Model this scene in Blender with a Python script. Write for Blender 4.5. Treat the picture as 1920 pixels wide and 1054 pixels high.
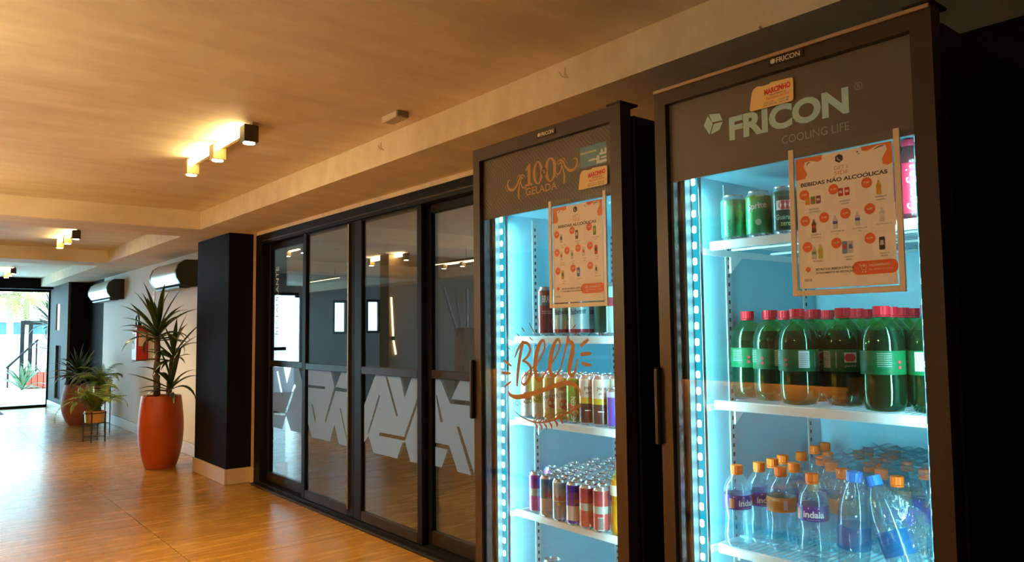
import bpy, bmesh, math, random
from mathutils import Vector, Matrix, Euler
from mathutils.geometry import tessellate_polygon
random.seed(7)
PI = math.pi
for o in list(bpy.data.objects): bpy.data.objects.remove(o)
scene = bpy.context.scene
col = scene.collection

# ------------------------------------------------------------------ camera
FPX, YAW, PITCH, ROLL, EYE = 1407.27, 0.684664, 0.0667655, -0.010440, 1.38
fw = Vector((math.sin(YAW)*math.cos(PITCH), math.cos(YAW)*math.cos(PITCH), math.sin(PITCH)))
r0 = Vector((math.cos(YAW), -math.sin(YAW), 0)); u0 = r0.cross(fw)
cr = r0*math.cos(ROLL) + u0*math.sin(ROLL); cu = -r0*math.sin(ROLL) + u0*math.cos(ROLL)
cam_d = bpy.data.cameras.new('camera'); cam = bpy.data.objects.new('camera', cam_d); col.objects.link(cam)
cam_d.sensor_fit = 'HORIZONTAL'; cam_d.sensor_width = 36; cam_d.lens = FPX*36/1920
cam_d.clip_start = 0.02; cam_d.clip_end = 300
mw = Matrix((cr, cu, -fw)).transposed().to_4x4(); mw.translation = (0, 0, EYE); cam.matrix_world = mw
scene.camera = cam
def atX(x, y, X):                      # the point of the plane X = const that shows at a pixel
    d = cr*((x-960)/FPX) - cu*((y-527)/FPX) + fw
    p = d*(X/d.x); return Vector((X, p.y, p.z+EYE))
def atY(x, y, Y):
    d = cr*((x-960)/FPX) - cu*((y-527)/FPX) + fw
    p = d*(Y/d.y); return Vector((p.x, Y, p.z+EYE))
def atZ(x, y, Z):
    d = cr*((x-960)/FPX) - cu*((y-527)/FPX) + fw
    p = d*((Z-EYE)/d.z); return Vector((p.x, p.y, Z))

# ------------------------------------------------------------------ world, sun, exposure
w = bpy.data.worlds.new('world'); scene.world = w; w.use_nodes = True
bg = w.node_tree.nodes['Background']; bg.inputs[0].default_value = (0.42, 0.80, 1.0, 1); bg.inputs[1].default_value = 8.5
sun_d = bpy.data.lights.new('sun', 'SUN'); sun_d.energy = 2.5; sun_d.angle = 0.01; sun_d.color = (1, .95, .86)
sun = bpy.data.objects.new('sun', sun_d); col.objects.link(sun); sun.rotation_euler = (math.radians(38), math.radians(-18), 0)
vs = scene.view_settings; vs.view_transform = 'Standard'; vs.look = 'None'; vs.exposure = 0.58; vs.gamma = 1.0
vs.use_curve_mapping = False
cy = scene.cycles
cy.max_bounces = 14; cy.transparent_max_bounces = 40; cy.transmission_bounces = 12; cy.glossy_bounces = 6; cy.diffuse_bounces = 5
cy.caustics_reflective = False; cy.caustics_refractive = False; cy.sample_clamp_indirect = 6.0
cy.use_denoising = True
def portal(loc, rot, sx, sy):
    d = bpy.data.lights.new('daylight_portal', 'AREA'); d.shape = 'RECTANGLE'; d.size = sx; d.size_y = sy
    d.cycles.is_portal = True
    o = bpy.data.objects.new('daylight_portal', d); col.objects.link(o); o.location = loc; o.rotation_euler = rot
portal((0.05, 17.35, 1.15), (math.radians(-90), 0, 0), 4.6, 2.3)

# ------------------------------------------------------------------ materials
MATS = {}
def mat(name, c, rough=.5, metal=0, emit=None, es=0, var=0, vscale=8, stretch=(1,1,1), bump=0, bscale=40, spec=.5, rvar=0, c2=None):
    if name in MATS: return MATS[name]
    m = bpy.data.materials.new(name); m.use_nodes = True; nt = m.node_tree; b = nt.nodes['Principled BSDF']
    b.inputs['Base Color'].default_value = (*c, 1); b.inputs['Roughness'].default_value = rough
    b.inputs['Metallic'].default_value = metal; b.inputs['Specular IOR Level'].default_value = spec
    if emit: b.inputs['Emission Color'].default_value = (*emit, 1); b.inputs['Emission Strength'].default_value = es
    if var or bump or rvar:
        tc = nt.nodes.new('ShaderNodeTexCoord'); mp = nt.nodes.new('ShaderNodeMapping'); mp.inputs['Scale'].default_value = stretch
        g = nt.nodes.new('ShaderNodeNewGeometry')
        nt.links.new(g.outputs['Position'], mp.inputs[0])
    if var:
        n = nt.nodes.new('ShaderNodeTexNoise'); n.inputs['Scale'].default_value = vscale; n.inputs['Detail'].default_value = 6; n.inputs['Roughness'].default_value = .6
        nt.links.new(mp.outputs[0], n.inputs['Vector'])
        rp = nt.nodes.new('ShaderNodeValToRGB'); rp.color_ramp.elements[0].position = .3; rp.color_ramp.elements[1].position = .7
        a = c2 if c2 else tuple(max(0, v*(1-var)) for v in c); bb = c if c2 else tuple(min(1, v*(1+var)) for v in c)
        rp.color_ramp.elements[0].color = (*a, 1); rp.color_ramp.elements[1].color = (*bb, 1)
        nt.links.new(n.outputs[0], rp.inputs[0]); nt.links.new(rp.outputs[0], b.inputs['Base Color'])
        if rvar:
            mr = nt.nodes.new('ShaderNodeMapRange'); mr.inputs[3].default_value = max(0, rough-rvar); mr.inputs[4].default_value = rough+rvar
            nt.links.new(n.outputs[0], mr.inputs[0]); nt.links.new(mr.outputs[0], b.inputs['Roughness'])
    if bump:
        n2 = nt.nodes.new('ShaderNodeTexNoise'); n2.inputs['Scale'].default_value = bscale; n2.inputs['Detail'].default_value = 4
        nt.links.new(mp.outputs[0], n2.inputs['Vector'])
        bp = nt.nodes.new('ShaderNodeBump'); bp.inputs['Strength'].default_value = bump; bp.inputs['Distance'].default_value = .004
        nt.links.new(n2.outputs[0], bp.inputs['Height']); nt.links.new(bp.outputs[0], b.inputs['Normal'])
    MATS[name] = m; return m
def emat(name, c, s, sample=True):
    if name in MATS: return MATS[name]
    m = bpy.data.materials.new(name); m.use_nodes = True; nt = m.node_tree; nt.nodes.clear()
    o = nt.nodes.new('ShaderNodeOutputMaterial'); e = nt.nodes.new('ShaderNodeEmission')
    e.inputs[0].default_value = (*c, 1); e.inputs[1].default_value = s; nt.links.new(e.outputs[0], o.inputs[0])
    if not sample: m.cycles.emission_sampling = 'NONE'
    MATS[name] = m; return m
def glass(name, tint=(1,1,1), f0=.04, rough=0.0, body=0, bodyc=(1,1,1), fmax=1.0, bump=0, bscale=30):
    """thin sheet: Schlick mix of transparent (tinted) and glossy, plus an optional milky share"""
    if name in MATS: return MATS[name]
    m = bpy.data.materials.new(name); m.use_nodes = True; nt = m.node_tree; nt.nodes.clear(); N = nt.nodes.new; K = nt.links.new
    o = N('ShaderNodeOutputMaterial'); lw = N('ShaderNodeLayerWeight'); lw.inputs[0].default_value = .5
    p = N('ShaderNodeMath'); p.operation = 'POWER'; p.inputs[1].default_value = 5; K(lw.outputs['Facing'], p.inputs[0])
    q = N('ShaderNodeMath'); q.operation = 'MULTIPLY_ADD'; q.inputs[1].default_value = fmax-f0; q.inputs[2].default_value = f0; K(p.outputs[0], q.inputs[0])
    t = N('ShaderNodeBsdfTransparent'); t.inputs[0].default_value = (*tint, 1)
    g = N('ShaderNodeBsdfGlossy'); g.inputs['Roughness'].default_value = rough
    if bump:
        ge = N('ShaderNodeNewGeometry'); nz = N('ShaderNodeTexNoise'); nz.inputs['Scale'].default_value = bscale; nz.inputs['Detail'].default_value = 3
        K(ge.outputs['Position'], nz.inputs['Vector']); bp = N('ShaderNodeBump'); bp.inputs['Strength'].default_value = bump; bp.inputs['Distance'].default_value = .01
        K(nz.outputs[0], bp.inputs['Height']); K(bp.outputs[0], g.inputs['Normal'])
    src = t.outputs[0]
    if body:
        d = N('ShaderNodeBsdfDiffuse'); d.inputs[0].default_value = (*bodyc, 1); tl = N('ShaderNodeBsdfTranslucent'); tl.inputs[0].default_value = (*bodyc, 1)
        dm = N('ShaderNodeMixShader'); dm.inputs[0].default_value = .75; K(d.outputs[0], dm.inputs[1]); K(tl.outputs[0], dm.inputs[2])
        bm_ = N('ShaderNodeMixShader'); bm_.inputs[0].default_value = body; K(src, bm_.inputs[1]); K(dm.outputs[0], bm_.inputs[2]); src = bm_.outputs[0]
    mx = N('ShaderNodeMixShader'); K(q.outputs[0], mx.inputs[0]); K(src, mx.inputs[1]); K(g.outputs[0], mx.inputs[2]); K(mx.outputs[0], o.inputs[0])
    MATS[name] = m; return m

def stone_floor(name, ca, cb, rough):
    """porcelain tile with a long wood-like grain across the corridor"""
    m = mat(name, cb, rough); nt = m.node_tree; b = nt.nodes['Principled BSDF']; N = nt.nodes.new; K = nt.links.new
    g = N('ShaderNodeNewGeometry'); mp = N('ShaderNodeMapping'); mp.inputs['Scale'].default_value = (1.1, 16, 1); K(g.outputs['Position'], mp.inputs[0])
    oi = N('ShaderNodeObjectInfo'); ad = N('ShaderNodeVectorMath'); ad.operation = 'ADD'; sc = N('ShaderNodeVectorMath'); sc.operation = 'SCALE'; sc.inputs[3].default_value = 1.0
    cx = N('ShaderNodeCombineXYZ'); mm = N('ShaderNodeMath'); mm.operation = 'MULTIPLY'; mm.inputs[1].default_value = 37.0
    K(oi.outputs['Random'], mm.inputs[0]); K(mm.outputs[0], cx.inputs[0]); K(mm.outputs[0], cx.inputs[2])
    K(mp.outputs[0], ad.inputs[0]); K(cx.outputs[0], ad.inputs[1])
    n = N('ShaderNodeTexNoise'); n.inputs['Scale'].default_value = 2.2; n.inputs['Detail'].default_value = 8; n.inputs['Roughness'].default_value = .62; n.inputs['Distortion'].default_value = .35
    K(ad.outputs[0], n.inputs['Vector'])
    rp = N('ShaderNodeValToRGB'); e = rp.color_ramp.elements; e[0].position = .3; e[1].position = .68; e[0].color = (*ca, 1); e[1].color = (*cb, 1)
    K(n.outputs[0], rp.inputs[0]); K(rp.outputs[0], b.inputs['Base Color'])
    mr = N('ShaderNodeMapRange'); mr.inputs[3].default_value = rough-.05; mr.inputs[4].default_value = rough+.08; K(n.outputs[0], mr.inputs[0]); K(mr.outputs[0], b.inputs['Roughness'])
    b.inputs['Specular IOR Level'].default_value = .26
    return m

def header_pattern(name):
    """dark brown print of parallel bars that turn in every diamond cell"""
    m = mat(name, (.05,.035,.03), .35); nt = m.node_tree; b = nt.nodes['Principled BSDF']; N = nt.nodes.new; K = nt.links.new
    tc = N('ShaderNodeTexCoord'); s = N('ShaderNodeSeparateXYZ'); K(tc.outputs['Object'], s.inputs[0])
    def M(op, a, b_=None, v=None):
        q = N('ShaderNodeMath'); q.operation = op
        if hasattr(a, 'is_output'): K(a, q.inputs[0])
        else: q.inputs[0].default_value = a
        if b_ is not None:
            if hasattr(b_, 'is_output'): K(b_, q.inputs[1])
            else: q.inputs[1].default_value = b_
        return q.outputs[0]
    x, z = s.outputs[0], s.outputs[2]
    a = M('ADD', x, z); d = M('SUBTRACT', x, z)
    ca = M('FLOOR', M('MULTIPLY', a, 11.0)); cd = M('FLOOR', M('MULTIPLY', d, 11.0))
    k = M('MODULO', M('ADD', M('ADD', ca, M('MULTIPLY', cd, 2.0)), 300.0), 3.0)
    s0 = M('SINE', M('MULTIPLY', x, 560.0)); s1 = M('SINE', M('MULTIPLY', a, 400.0)); s2 = M('SINE', M('MULTIPLY', d, 400.0))
    k0 = M('LESS_THAN', k, .5); k2 = M('GREATER_THAN', k, 1.5); k1 = M('SUBTRACT', M('SUBTRACT', 1.0, k0), k2)
    v = M('ADD', M('ADD', M('MULTIPLY', s0, k0), M('MULTIPLY', s1, k1)), M('MULTIPLY', s2, k2))
    st = M('GREATER_THAN', v, .1)
    mx = N('ShaderNodeMix'); mx.data_type = 'RGBA'; K(st, mx.inputs['Factor'])
    mx.inputs['A'].default_value = (.040,.028,.025,1); mx.inputs['B'].default_value = (.105,.078,.068,1)
    K(mx.outputs['Result'], b.inputs['Base Color']); return m

M_CEIL = mat('ceiling_plaster', (.86,.80,.64), .62, var=.10, vscale=1.4, stretch=(1.2,4,3), bump=.4, bscale=5, c2=(.68,.60,.45))
M_FLOOR = stone_floor('floor_tile', (.21,.092,.012), (.43,.220,.038), .25)
M_GROUT = mat('grout', (.035,.02,.01), .9, spec=.1)
M_WHITE = mat('white_paint', (.78,.76,.72), .7, var=.03, vscale=2, bump=.1)
M_TAN = mat('tan_paint', (.52,.36,.20), .55, var=.06, vscale=6)
M_BASE = mat('baseboard_tile', (.58,.44,.28), .4, var=.08, vscale=5, stretch=(2,2,10))
M_BLACKP = mat('black_wall_paint', (.006,.006,.008), .7, spec=.06, bump=.15, bscale=60)
M_GREYP = mat('graphite_paint', (.06,.057,.054), .7, spec=.2, bump=.15)
M_ALU = mat('black_aluminium', (.005,.005,.006), .45, .0, spec=.14)
M_ALU2 = mat('dark_bronze_aluminium', (.014,.011,.010), .38, spec=.3)
M_GLASS = glass('door_glass', (.82,.82,.81), .16)
M_FROST = glass('frosted_vinyl', (.70,.84,1.0), .03, .5, body=.86, bodyc=(.46,.68,1.0))
M_WHITEVINYL = mat('white_vinyl', (.85,.86,.88), .5)
M_PANE = glass('cooler_glass', (.985,.995,.995), .032)
M_FRAME = mat('cooler_door_frame', (.036,.025,.020), .38, .15, var=.15, vscale=200)
M_BODY = mat('cooler_black_steel', (.006,.005,.005), .42, spec=.4)
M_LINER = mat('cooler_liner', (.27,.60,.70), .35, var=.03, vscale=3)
M_RACK = mat('rack_strip', (.45,.52,.54), .4, .3)
M_HOLE = mat('slot_hole', (.01,.012,.014), .8)
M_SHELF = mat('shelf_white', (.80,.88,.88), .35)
M_SPACER = mat('aluminium_spacer', (.16,.18,.19), .35, .6)

# ------------------------------------------------------------------ mesh helpers
class MB:
    def __init__(s, X=None): s.v = []; s.f = []; s.m = []; s.X = X or Matrix.Identity(4)
    def add(s, vs, fs, mi=0):
        b = len(s.v); s.v += [tuple(s.X @ Vector(p)) for p in vs]
        for i, f in enumerate(fs): s.f.append(tuple(b+k for k in f)); s.m.append(mi[i] if isinstance(mi, (list, tuple)) else mi)
        return s
    def box(s, x0, x1, y0, y1, z0, z1, mi=0):
        v = [(x,y,z) for x in (x0,x1) for y in (y0,y1) for z in (z0,z1)]
        return s.add(v, [(0,1,3,2),(4,6,7,5),(0,4,5,1),(2,3,7,6),(0,2,6,4),(1,5,7,3)], mi)
    def bbox(s, x0, x1, y0, y1, z0, z1, b=.004, mi=0):
        """box with chamfered edges"""
        v = []; idx = {}
        for ix, x in enumerate((x0,x1)):
            for iy, y in enumerate((y0,y1)):
                for iz, z in enumerate((z0,z1)):
                    sx, sy, sz = (1-2*ix)*b, (1-2*iy)*b, (1-2*iz)*b
                    idx[ix,iy,iz] = len(v); v += [(x,y+sy,z+sz),(x+sx,y,z+sz),(x+sx,y+sy,z)]
        I = lambda a,b_,c,k: idx[a,b_,c]+k
        f = [(I(0,0,0,0),I(0,0,1,0),I(0,1,1,0),I(0,1,0,0)),(I(1,0,0,0),I(1,1,0,0),I(1,1,1,0),I(1,0,1,0)),
             (I(0,0,0,1),I(1,0,0,1),I(1,0,1,1),I(0,0,1,1)),(I(0,1,0,1),I(0,1,1,1),I(1,1,1,1),I(1,1,0,1)),
             (I(0,0,0,2),I(0,1,0,2),I(1,1,0,2),I(1,0,0,2)),(I(0,0,1,2),I(1,0,1,2),I(1,1,1,2),I(0,1,1,2))]
        for a in (0,1):
            for c in (0,1):
                f += [(I(a,c,0,0),I(a,c,1,0),I(a,c,1,1),I(a,c,0,1)),(I(a,0,c,0),I(a,1,c,0),I(a,1,c,2),I(a,0,c,2)),(I(0,a,c,1),I(1,a,c,1),I(1,a,c,2),I(0,a,c,2))]
        for a in (0,1):
            for c in (0,1):
                for e in (0,1): f.append((I(a,c,e,0),I(a,c,e,1),I(a,c,e,2)))
        return s.add(v, f, mi)
    def lathe(s, prof, n=20, mi=0, cap=True):
        v = []; f = []; ml = []
        for r, z in prof:
            for k in range(n): a = 2*PI*k/n; v.append((r*math.cos(a), r*math.sin(a), z))
        for i in range(len(prof)-1):
            for k in range(n):
                f.append((i*n+k, i*n+(k+1)%n, (i+1)*n+(k+1)%n, (i+1)*n+k))
                ml.append(mi(i, k/n) if callable(mi) else (mi[i] if isinstance(mi, (list,tuple)) else mi))
        if cap:
            f.append(tuple(range(n-1,-1,-1))); ml.append(ml[0]); f.append(tuple((len(prof)-1)*n+k for k in range(n))); ml.append(ml[-2])
        return s.add(v, f, ml)
    def tube(s, pts, r, n=8, mi=0):
        pts = [Vector(p) for p in pts]; v = []; f = []
        rs = r if isinstance(r, (list,tuple)) else [r]*len(pts)
        up = Vector((0,0,1))
        for i, p in enumerate(pts):
            t = (pts[min(i+1,len(pts)-1)] - pts[max(i-1,0)]).normalized()
            a = t.cross(up)
            if a.length < .05: a = t.cross(Vector((1,0,0)))
            a.normalize(); b = t.cross(a)
            for k in range(n): q = 2*PI*k/n; v.append(tuple(p + (a*math.cos(q)+b*math.sin(q))*rs[i]))
        for i in range(len(pts)-1):
            for k in range(n): f.append((i*n+k, i*n+(k+1)%n, (i+1)*n+(k+1)%n, (i+1)*n+k))
        f.append(tuple(range(n-1,-1,-1))); f.append(tuple((len(pts)-1)*n+k for k in range(n)))
        return s.add(v, f, mi)
    def poly(s, outer, holes=(), y=0.0, th=0.0, mi=0):
        """flat shape in the local x-z plane at depth y (th: thickness towards +y)"""
        loops = [[Vector((a, b, 0)) for a, b in l] for l in [outer, *holes]]
        tr = tessellate_polygon(loops); fl = [p for l in loops for p in l]; n = len(fl)
        v = [(p.x, y, p.y) for p in fl]; f = []
        for t in tr:
            a, b, c = (fl[i] for i in t); ar = (b-a).cross(c-a).z
            f.append(tuple(t) if ar > 0 else tuple(reversed(t)))
        if th:
            v += [(p.x, y+th, p.y) for p in fl]; f += [tuple(n+i for i in reversed(t)) for t in f]
            b = 0
            for l in loops:
                k = len(l); f += [(b+i, b+(i+1)%k, n+b+(i+1)%k, n+b+i) for i in range(k)]; b += k
        return s.add(v, f, mi)
    def stroke(s, pts, ws, y=0.0, mi=0, sub=5):
        """brush stroke in the local x-z plane"""
        pts = [Vector((a, 0, b)) for a, b in pts]
        if not isinstance(ws, (list,tuple)): ws = [ws]*len(pts)
        P = []; W = []
        for i in range(len(pts)-1):
            p0, p1, p2, p3 = pts[max(i-1,0)], pts[i], pts[i+1], pts[min(i+2,len(pts)-1)]
            for k in range(sub):
                t = k/sub; P.append(.5*((2*p1)+(p2-p0)*t+(2*p0-5*p1+4*p2-p3)*t*t+(3*p1-p0-3*p2+p3)*t**3)); W.append(ws[i]*(1-t)+ws[i+1]*t)
        P.append(pts[-1]); W.append(ws[-1]); v = []; f = []
        for i, p in enumerate(P):
            t = (P[min(i+1,len(P)-1)]-P[max(i-1,0)]).normalized(); n = Vector((-t.z, 0, t.x))
            for sg in (-1, 1): q = p+n*W[i]*.5*sg; v.append((q.x, y-.00002*(i%3), q.z))
        f = [(2*i, 2*i+2, 2*i+3, 2*i+1) for i in range(len(P)-1)]
        return s.add(v, f, mi)
    def disc(s, x, z, r, y=0.0, n=20, mi=0, rz=None):
        return s.poly([(x+r*math.cos(2*PI*k/n), z+(rz or r)*math.sin(2*PI*k/n)) for k in range(n)], y=y, mi=mi)
    def mesh(s, name, mats, smooth=None):
        me = bpy.data.meshes.new(name); me.from_pydata(s.v, [], s.f)
        for m in (mats if isinstance(mats, (list,tuple)) else [mats]): me.materials.append(m)
        me.polygons.foreach_set('material_index', s.m)
        if smooth is not None:
            me.polygons.foreach_set('use_smooth', [True]*len(s.f)); me.update()
            if smooth < 179: me.set_sharp_from_angle(angle=math.radians(smooth))
        me.update(); return me
def link(name, data, parent=None, label=None, cat=None, group=None, kind=None, loc=None, rot=None):
    o = bpy.data.objects.new(name, data); col.objects.link(o)
    if parent: o.parent = parent
    if loc is not None: o.location = loc
    if rot is not None: o.rotation_euler = rot
    for k, v in (('label',label),('category',cat),('group',group),('kind',kind)):
        if v: o[k] = v
    return o
def mk(name, mb, mats, parent=None, smooth=None, **kw): return link(name, mb.mesh(name, mats, smooth), parent, **kw)
def empty(name, loc, rz=0, **kw):
    o = link(name, None, loc=loc, rot=(0,0,rz), **kw); o.empty_display_size = .1; return o
def struct(name, mb, mats, parent=None, **kw): return mk(name, mb, mats, parent, kind='structure' if parent is None else None, **kw)
def copy_tree(o, parent=None, loc=None, rot=None, label=None):
    c = o.copy(); col.objects.link(c); c.parent = parent
    if loc is not None: c.location = loc
    if rot is not None: c.rotation_euler = rot
    if label: c['label'] = label
    for ch in list(o.children): copy_tree(ch, c)
    return c
_TXT = {}
def text_geo(s, bold=0.0, spacing=1.0):
    k = (s, bold, spacing)
    if k not in _TXT:
        cu_ = bpy.data.curves.new('t', 'FONT'); cu_.body = s; cu_.size = 1.0; cu_.offset = bold; cu_.space_character = spacing
        cu_.resolution_u = 4; cu_.fill_mode = 'FRONT'
        ob = bpy.data.objects.new('t', cu_); me = bpy.data.meshes.new_from_object(ob)
        vs_ = [tuple(v.co) for v in me.vertices]; fs_ = [tuple(p.vertices) for p in me.polygons]
        bpy.data.objects.remove(ob); bpy.data.curves.remove(cu_); bpy.data.meshes.remove(me)
        if vs_:
            x0 = min(v[0] for v in vs_); x1 = max(v[0] for v in vs_); y0 = min(v[1] for v in vs_); y1 = max(v[1] for v in vs_)
        else: x0 = x1 = y0 = y1 = 0
        _TXT[k] = (vs_, fs_, x0, x1, y0, y1)
    return _TXT[k]
def text(mb, s, x, z, w=None, h=None, y=0.0, mi=0, bold=0.0, align='l', spacing=1.0, rot=0.0, wrap=None, a0=0.0):
    """lettering in the local x-z plane (facing -y) fitted to width w / height h; wrap=r bends it round a cylinder"""
    v, f, x0, x1, y0, y1 = text_geo(s, bold, spacing)
    if not v: return mb
    sx = sy = 1
    if w and h: sx, sy = w/(x1-x0), h/(y1-y0)
    elif w: sx = sy = w/(x1-x0)
    elif h: sx = sy = h/(y1-y0)
    W = (x1-x0)*sx; ox = {'l':0,'c':-W/2,'r':-W}[align]; c_, s_ = math.cos(rot), math.sin(rot); out = []
    for p in v:
        a, b = (p[0]-x0)*sx+ox, (p[1]-y0)*sy
        a, b = a*c_-b*s_, a*s_+b*c_
        if wrap: t = a0+(x+a)/wrap; out.append((wrap*math.cos(t), wrap*math.sin(t), z+b))
        else: out.append((x+a, y, z+b))
    return mb.add(out, f, mi)

# ================================================================== THE SETTING
ZS, ZC, XS, XW = 2.33, 2.493, 2.09, 2.64
DX = 2.62                                    # plane of the sliding doors
# floor: slab with one object for each tile
fl = struct('floor', MB().box(-2.7,10.2,-3.1,17.35,-.08,-.006), M_GROUT)
TW, TL = 1.26, .628
tile_me = MB().box(-TW/2+.0022, TW/2-.0022, -TL/2+.0015, TL/2-.0015, -.006, 0).mesh('floor_tile', M_FLOOR)
for i in range(-4, 6):
    for j in range(-12, 19):
        x, y = 1.423+TW*(i+.5), 6.04+TL*(j+.5)
        if x > 2.8 and (y < 3.0 or y > 13.0): continue
        if x < 2.8 and x > -2.7 and -2.4 < y < 17.4 or x > 2.8 and x < 10: link('tile', tile_me, fl, loc=(x, y, 0))
fl2 = struct('floor', MB().box(-9,16,17.35,60,-.08,-.012), mat('outdoor_paving', (.80,.80,.78), .8, var=.05, vscale=1))

# ceiling with its lowered beams
struct('ceiling', MB().box(-2.75,2.75,-3.1,16.9,ZC,ZC+.1), M_CEIL)
struct('trim_1', MB().box(XS,2.75,-3.1,17.3,ZS,ZC-.001), M_CEIL, label='lowered plaster soffit running along the glass doors and white wall')
struct('trim_2', MB().box(-2.75,-XS,-3.1,17.3,ZS,ZC-.001), M_CEIL)
struct('trim_3', MB().box(-XS,XS,7.02,7.62,ZS,ZC-.001), M_CEIL, label='plaster ceiling beam crossing in front of the black column')
struct('trim_4', MB().box(-XS,XS,10.92,11.52,ZS,ZC-.001), M_CEIL, label='plaster ceiling beam crossing near the far entrance')
struct('ceiling', MB().box(2.76,10.2,2.9,13.1,2.46,2.56), mat('restaurant_ceiling', (.80,.80,.80), .7, var=.06, vscale=2))
# black lintel over the entrance
struct('trim_5', MB().box(-2.7,2.75,16.9,17.3,2.285,ZC+.1), M_BLACKP, label='black lintel above the bright entrance')
struct('trim_6', MB().box(-2.9,4.2,17.31,19.6,2.46,2.60), M_WHITE)  # canopy outside, added to shade the dracaena by the pier

# walls
wr = struct('wall_right', MB().box(XW,2.75,8.03,14.02,0,ZS+.01), M_WHITE, label='white corridor wall between the black column and the far pier')
struct('wall_right', MB().box(2.60,2.75,6.945,7.085,.14,ZS+.005), M_TAN, label='narrow tan wall strip beside the glass doors')
struct('wall_right', MB().box(XW,2.75,-3.1,3.05,0,ZS+.005), M_BLACKP, label='black wall behind the drinks coolers')
struct('wall_right', MB().box(2.58,2.75,3.05,6.945,2.298,ZS+.005), M_CEIL)
struct('wall_left', MB().box(-2.75,-2.64,-3.1,17.3,0,ZC), mat('left_wall_paint', (.16,.105,.065), .6, var=.06, vscale=2))
struct('wall_back', MB().box(-2.75,2.75,-3.2,-3.1,0,ZC), M_GREYP)
bb = struct('baseboard_right', MB().box(2.628,XW-.001,8.03,14.02,0,.14), M_GROUT)
y = 8.035
while y < 14.0:
    y1 = min(y+.60, 14.015); mk('tile', MB().bbox(2.618,2.630,y+.001,y1-.001,.002,.142,.0015), M_BASE, bb); y = y1
# black column
cl = struct('wall_column', MB().box(2.37,2.75,7.085,8.03,.138,ZS+.005), M_BLACKP, label='black square column with tan tile base beside the glass doors')
for x0,x1,y0,y1 in ((2.352,2.37,7.067,7.55),(2.352,2.37,7.552,8.03),(2.371,2.60,7.067,7.085)):
    mk('base_tile', MB().bbox(x0,x1,y0,y1,.001,.14,.002), M_BASE, cl)
mk('base_core', MB().box(2.371,2.75,7.086,8.03,0,.1375), M_BASE, cl)
mk('base_tile', MB().bbox(2.582,2.75,6.945,7.066,.001,.14,.002), M_BASE, cl)
# far pier with slots
struct('wall_right', MB().box(XW,2.75,14.025,15.2,0,ZS+.01), M_BLACKP, label='short black stretch of wall before the far pier')
pr = struct('wall_pier', MB().box(2.34,2.75,15.205,17.29,0,ZS+.005), [M_BLACKP], label='dark pier with vertical slots beside the entrance')
fc = MB(Matrix(((0,1,0,0),(-1,0,0,0),(0,0,1,0),(0,0,0,1))))   # local x -> -Y, local y -> X
def sl(px0, px1, py0, py1):
    a = atX(px0, (py0+py1)/2, 2.3); b = atX(px1, (py0+py1)/2, 2.3); t = atX((px0+px1)/2, py0, 2.3); u = atX((px0+px1)/2, py1, 2.3)
    return [(-a.y, u.z), (-b.y, u.z), (-b.y, t.z), (-a.y, t.z)]
s1, s2 = sl(105,112,570,619), sl(103,113,648,749)
fc.poly([(-17.29,.14),(-15.2,.14),(-15.2,ZS),(-17.29,ZS)], [s1, s2], y=2.3, th=.04)
mk('slotted_face', fc, M_GREYP, pr)
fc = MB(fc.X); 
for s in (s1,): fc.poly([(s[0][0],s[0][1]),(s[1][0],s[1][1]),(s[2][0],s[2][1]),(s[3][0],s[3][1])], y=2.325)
mk('slot_painted_daylight', fc, emat('painted_daylight', (.9,.95,.85), 1.0, False), pr)  # glowing panel stands in for daylight showing through the slot
mk('base_tile', MB().bbox(2.285,2.339,15.19,17.215,.001,.14,.002), mat('pale_base', (.62,.60,.54), .35), pr)
struct('wall_pier', MB().box(-2.75,-2.2,14.03,17.29,0,ZS+.005), M_GREYP)

# entrance: glazed screen with a slim black frame
en = struct('door_5', MB().box(-2.2,2.3,17.22,17.28,0,.05).box(-2.2,2.3,17.22,17.28,2.24,2.284).box(2.27,2.3,17.22,17.28,.05,2.24).box(-2.2,-2.16,17.22,17.28,.05,2.24), M_ALU, label='slim black frame of the glazed entrance at the far end')
mk('pane', MB().box(-2.16,2.27,17.247,17.253,.05,2.24), glass('entrance_glass', (.97,.99,.99), .04), en)

# ---- sliding glass doors
Wd = Matrix(((0,1,0,0),(-1,0,0,0),(0,0,1,0),(0,0,0,1)))       # local x = -Y, local y = +X
def scale_y(Y, X): return Y*X/DX
door_frame = struct('trim_7', MB().box(2.575,2.70,3.05,6.945,2.205,2.297).box(2.575,2.70,3.05,6.945,0,.045).box(2.575,2.70,6.80,6.945,.045,2.205), M_ALU, label='black aluminium track frame around the sliding glass doors')
mk('track_groove', MB().box(2.572,2.58,3.05,6.80,2.23,2.238), mat('track_shine', (.10,.10,.11), .25, .6), door_frame)
mk('sill_lip', MB().bbox(2.545,2.574,3.05,6.95,0,.018,.004), M_ALU2, door_frame)
def door(n, X, ya, yb, sl_, sr_, botz, label):
    """ya > yb: edges of the glass at the plane X; sl_, sr_: stile widths"""
    d = struct('door_%d' % n, MB().bbox(X-.02,X+.02,ya,ya+sl_,.046,2.204,.004).bbox(X-.02,X+.02,yb-sr_,yb,.046,2.204,.004), M_ALU, label=label)
    mk('top_rail', MB().bbox(X-.019,X+.019,yb+.001,ya-.001,2.195-.05*(n in (1,4)),2.203,.003), M_ALU, d)
    mk('bottom_rail', MB().bbox(X-.019,X+.019,yb+.001,ya-.001,.047,botz,.003), M_ALU2, d)
    mk('middle_rail', MB().bbox(X-.019,X+.019,yb+.001,ya-.001,1.085,1.138,.003), M_ALU2, d)
    mk('pane', MB().box(X-.004,X+.004,yb,ya,botz-.005,1.09), M_GLASS, d)
    mk('pane', MB().box(X-.004,X+.004,yb,ya,1.13,2.20), M_GLASS, d)
    return d
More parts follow.
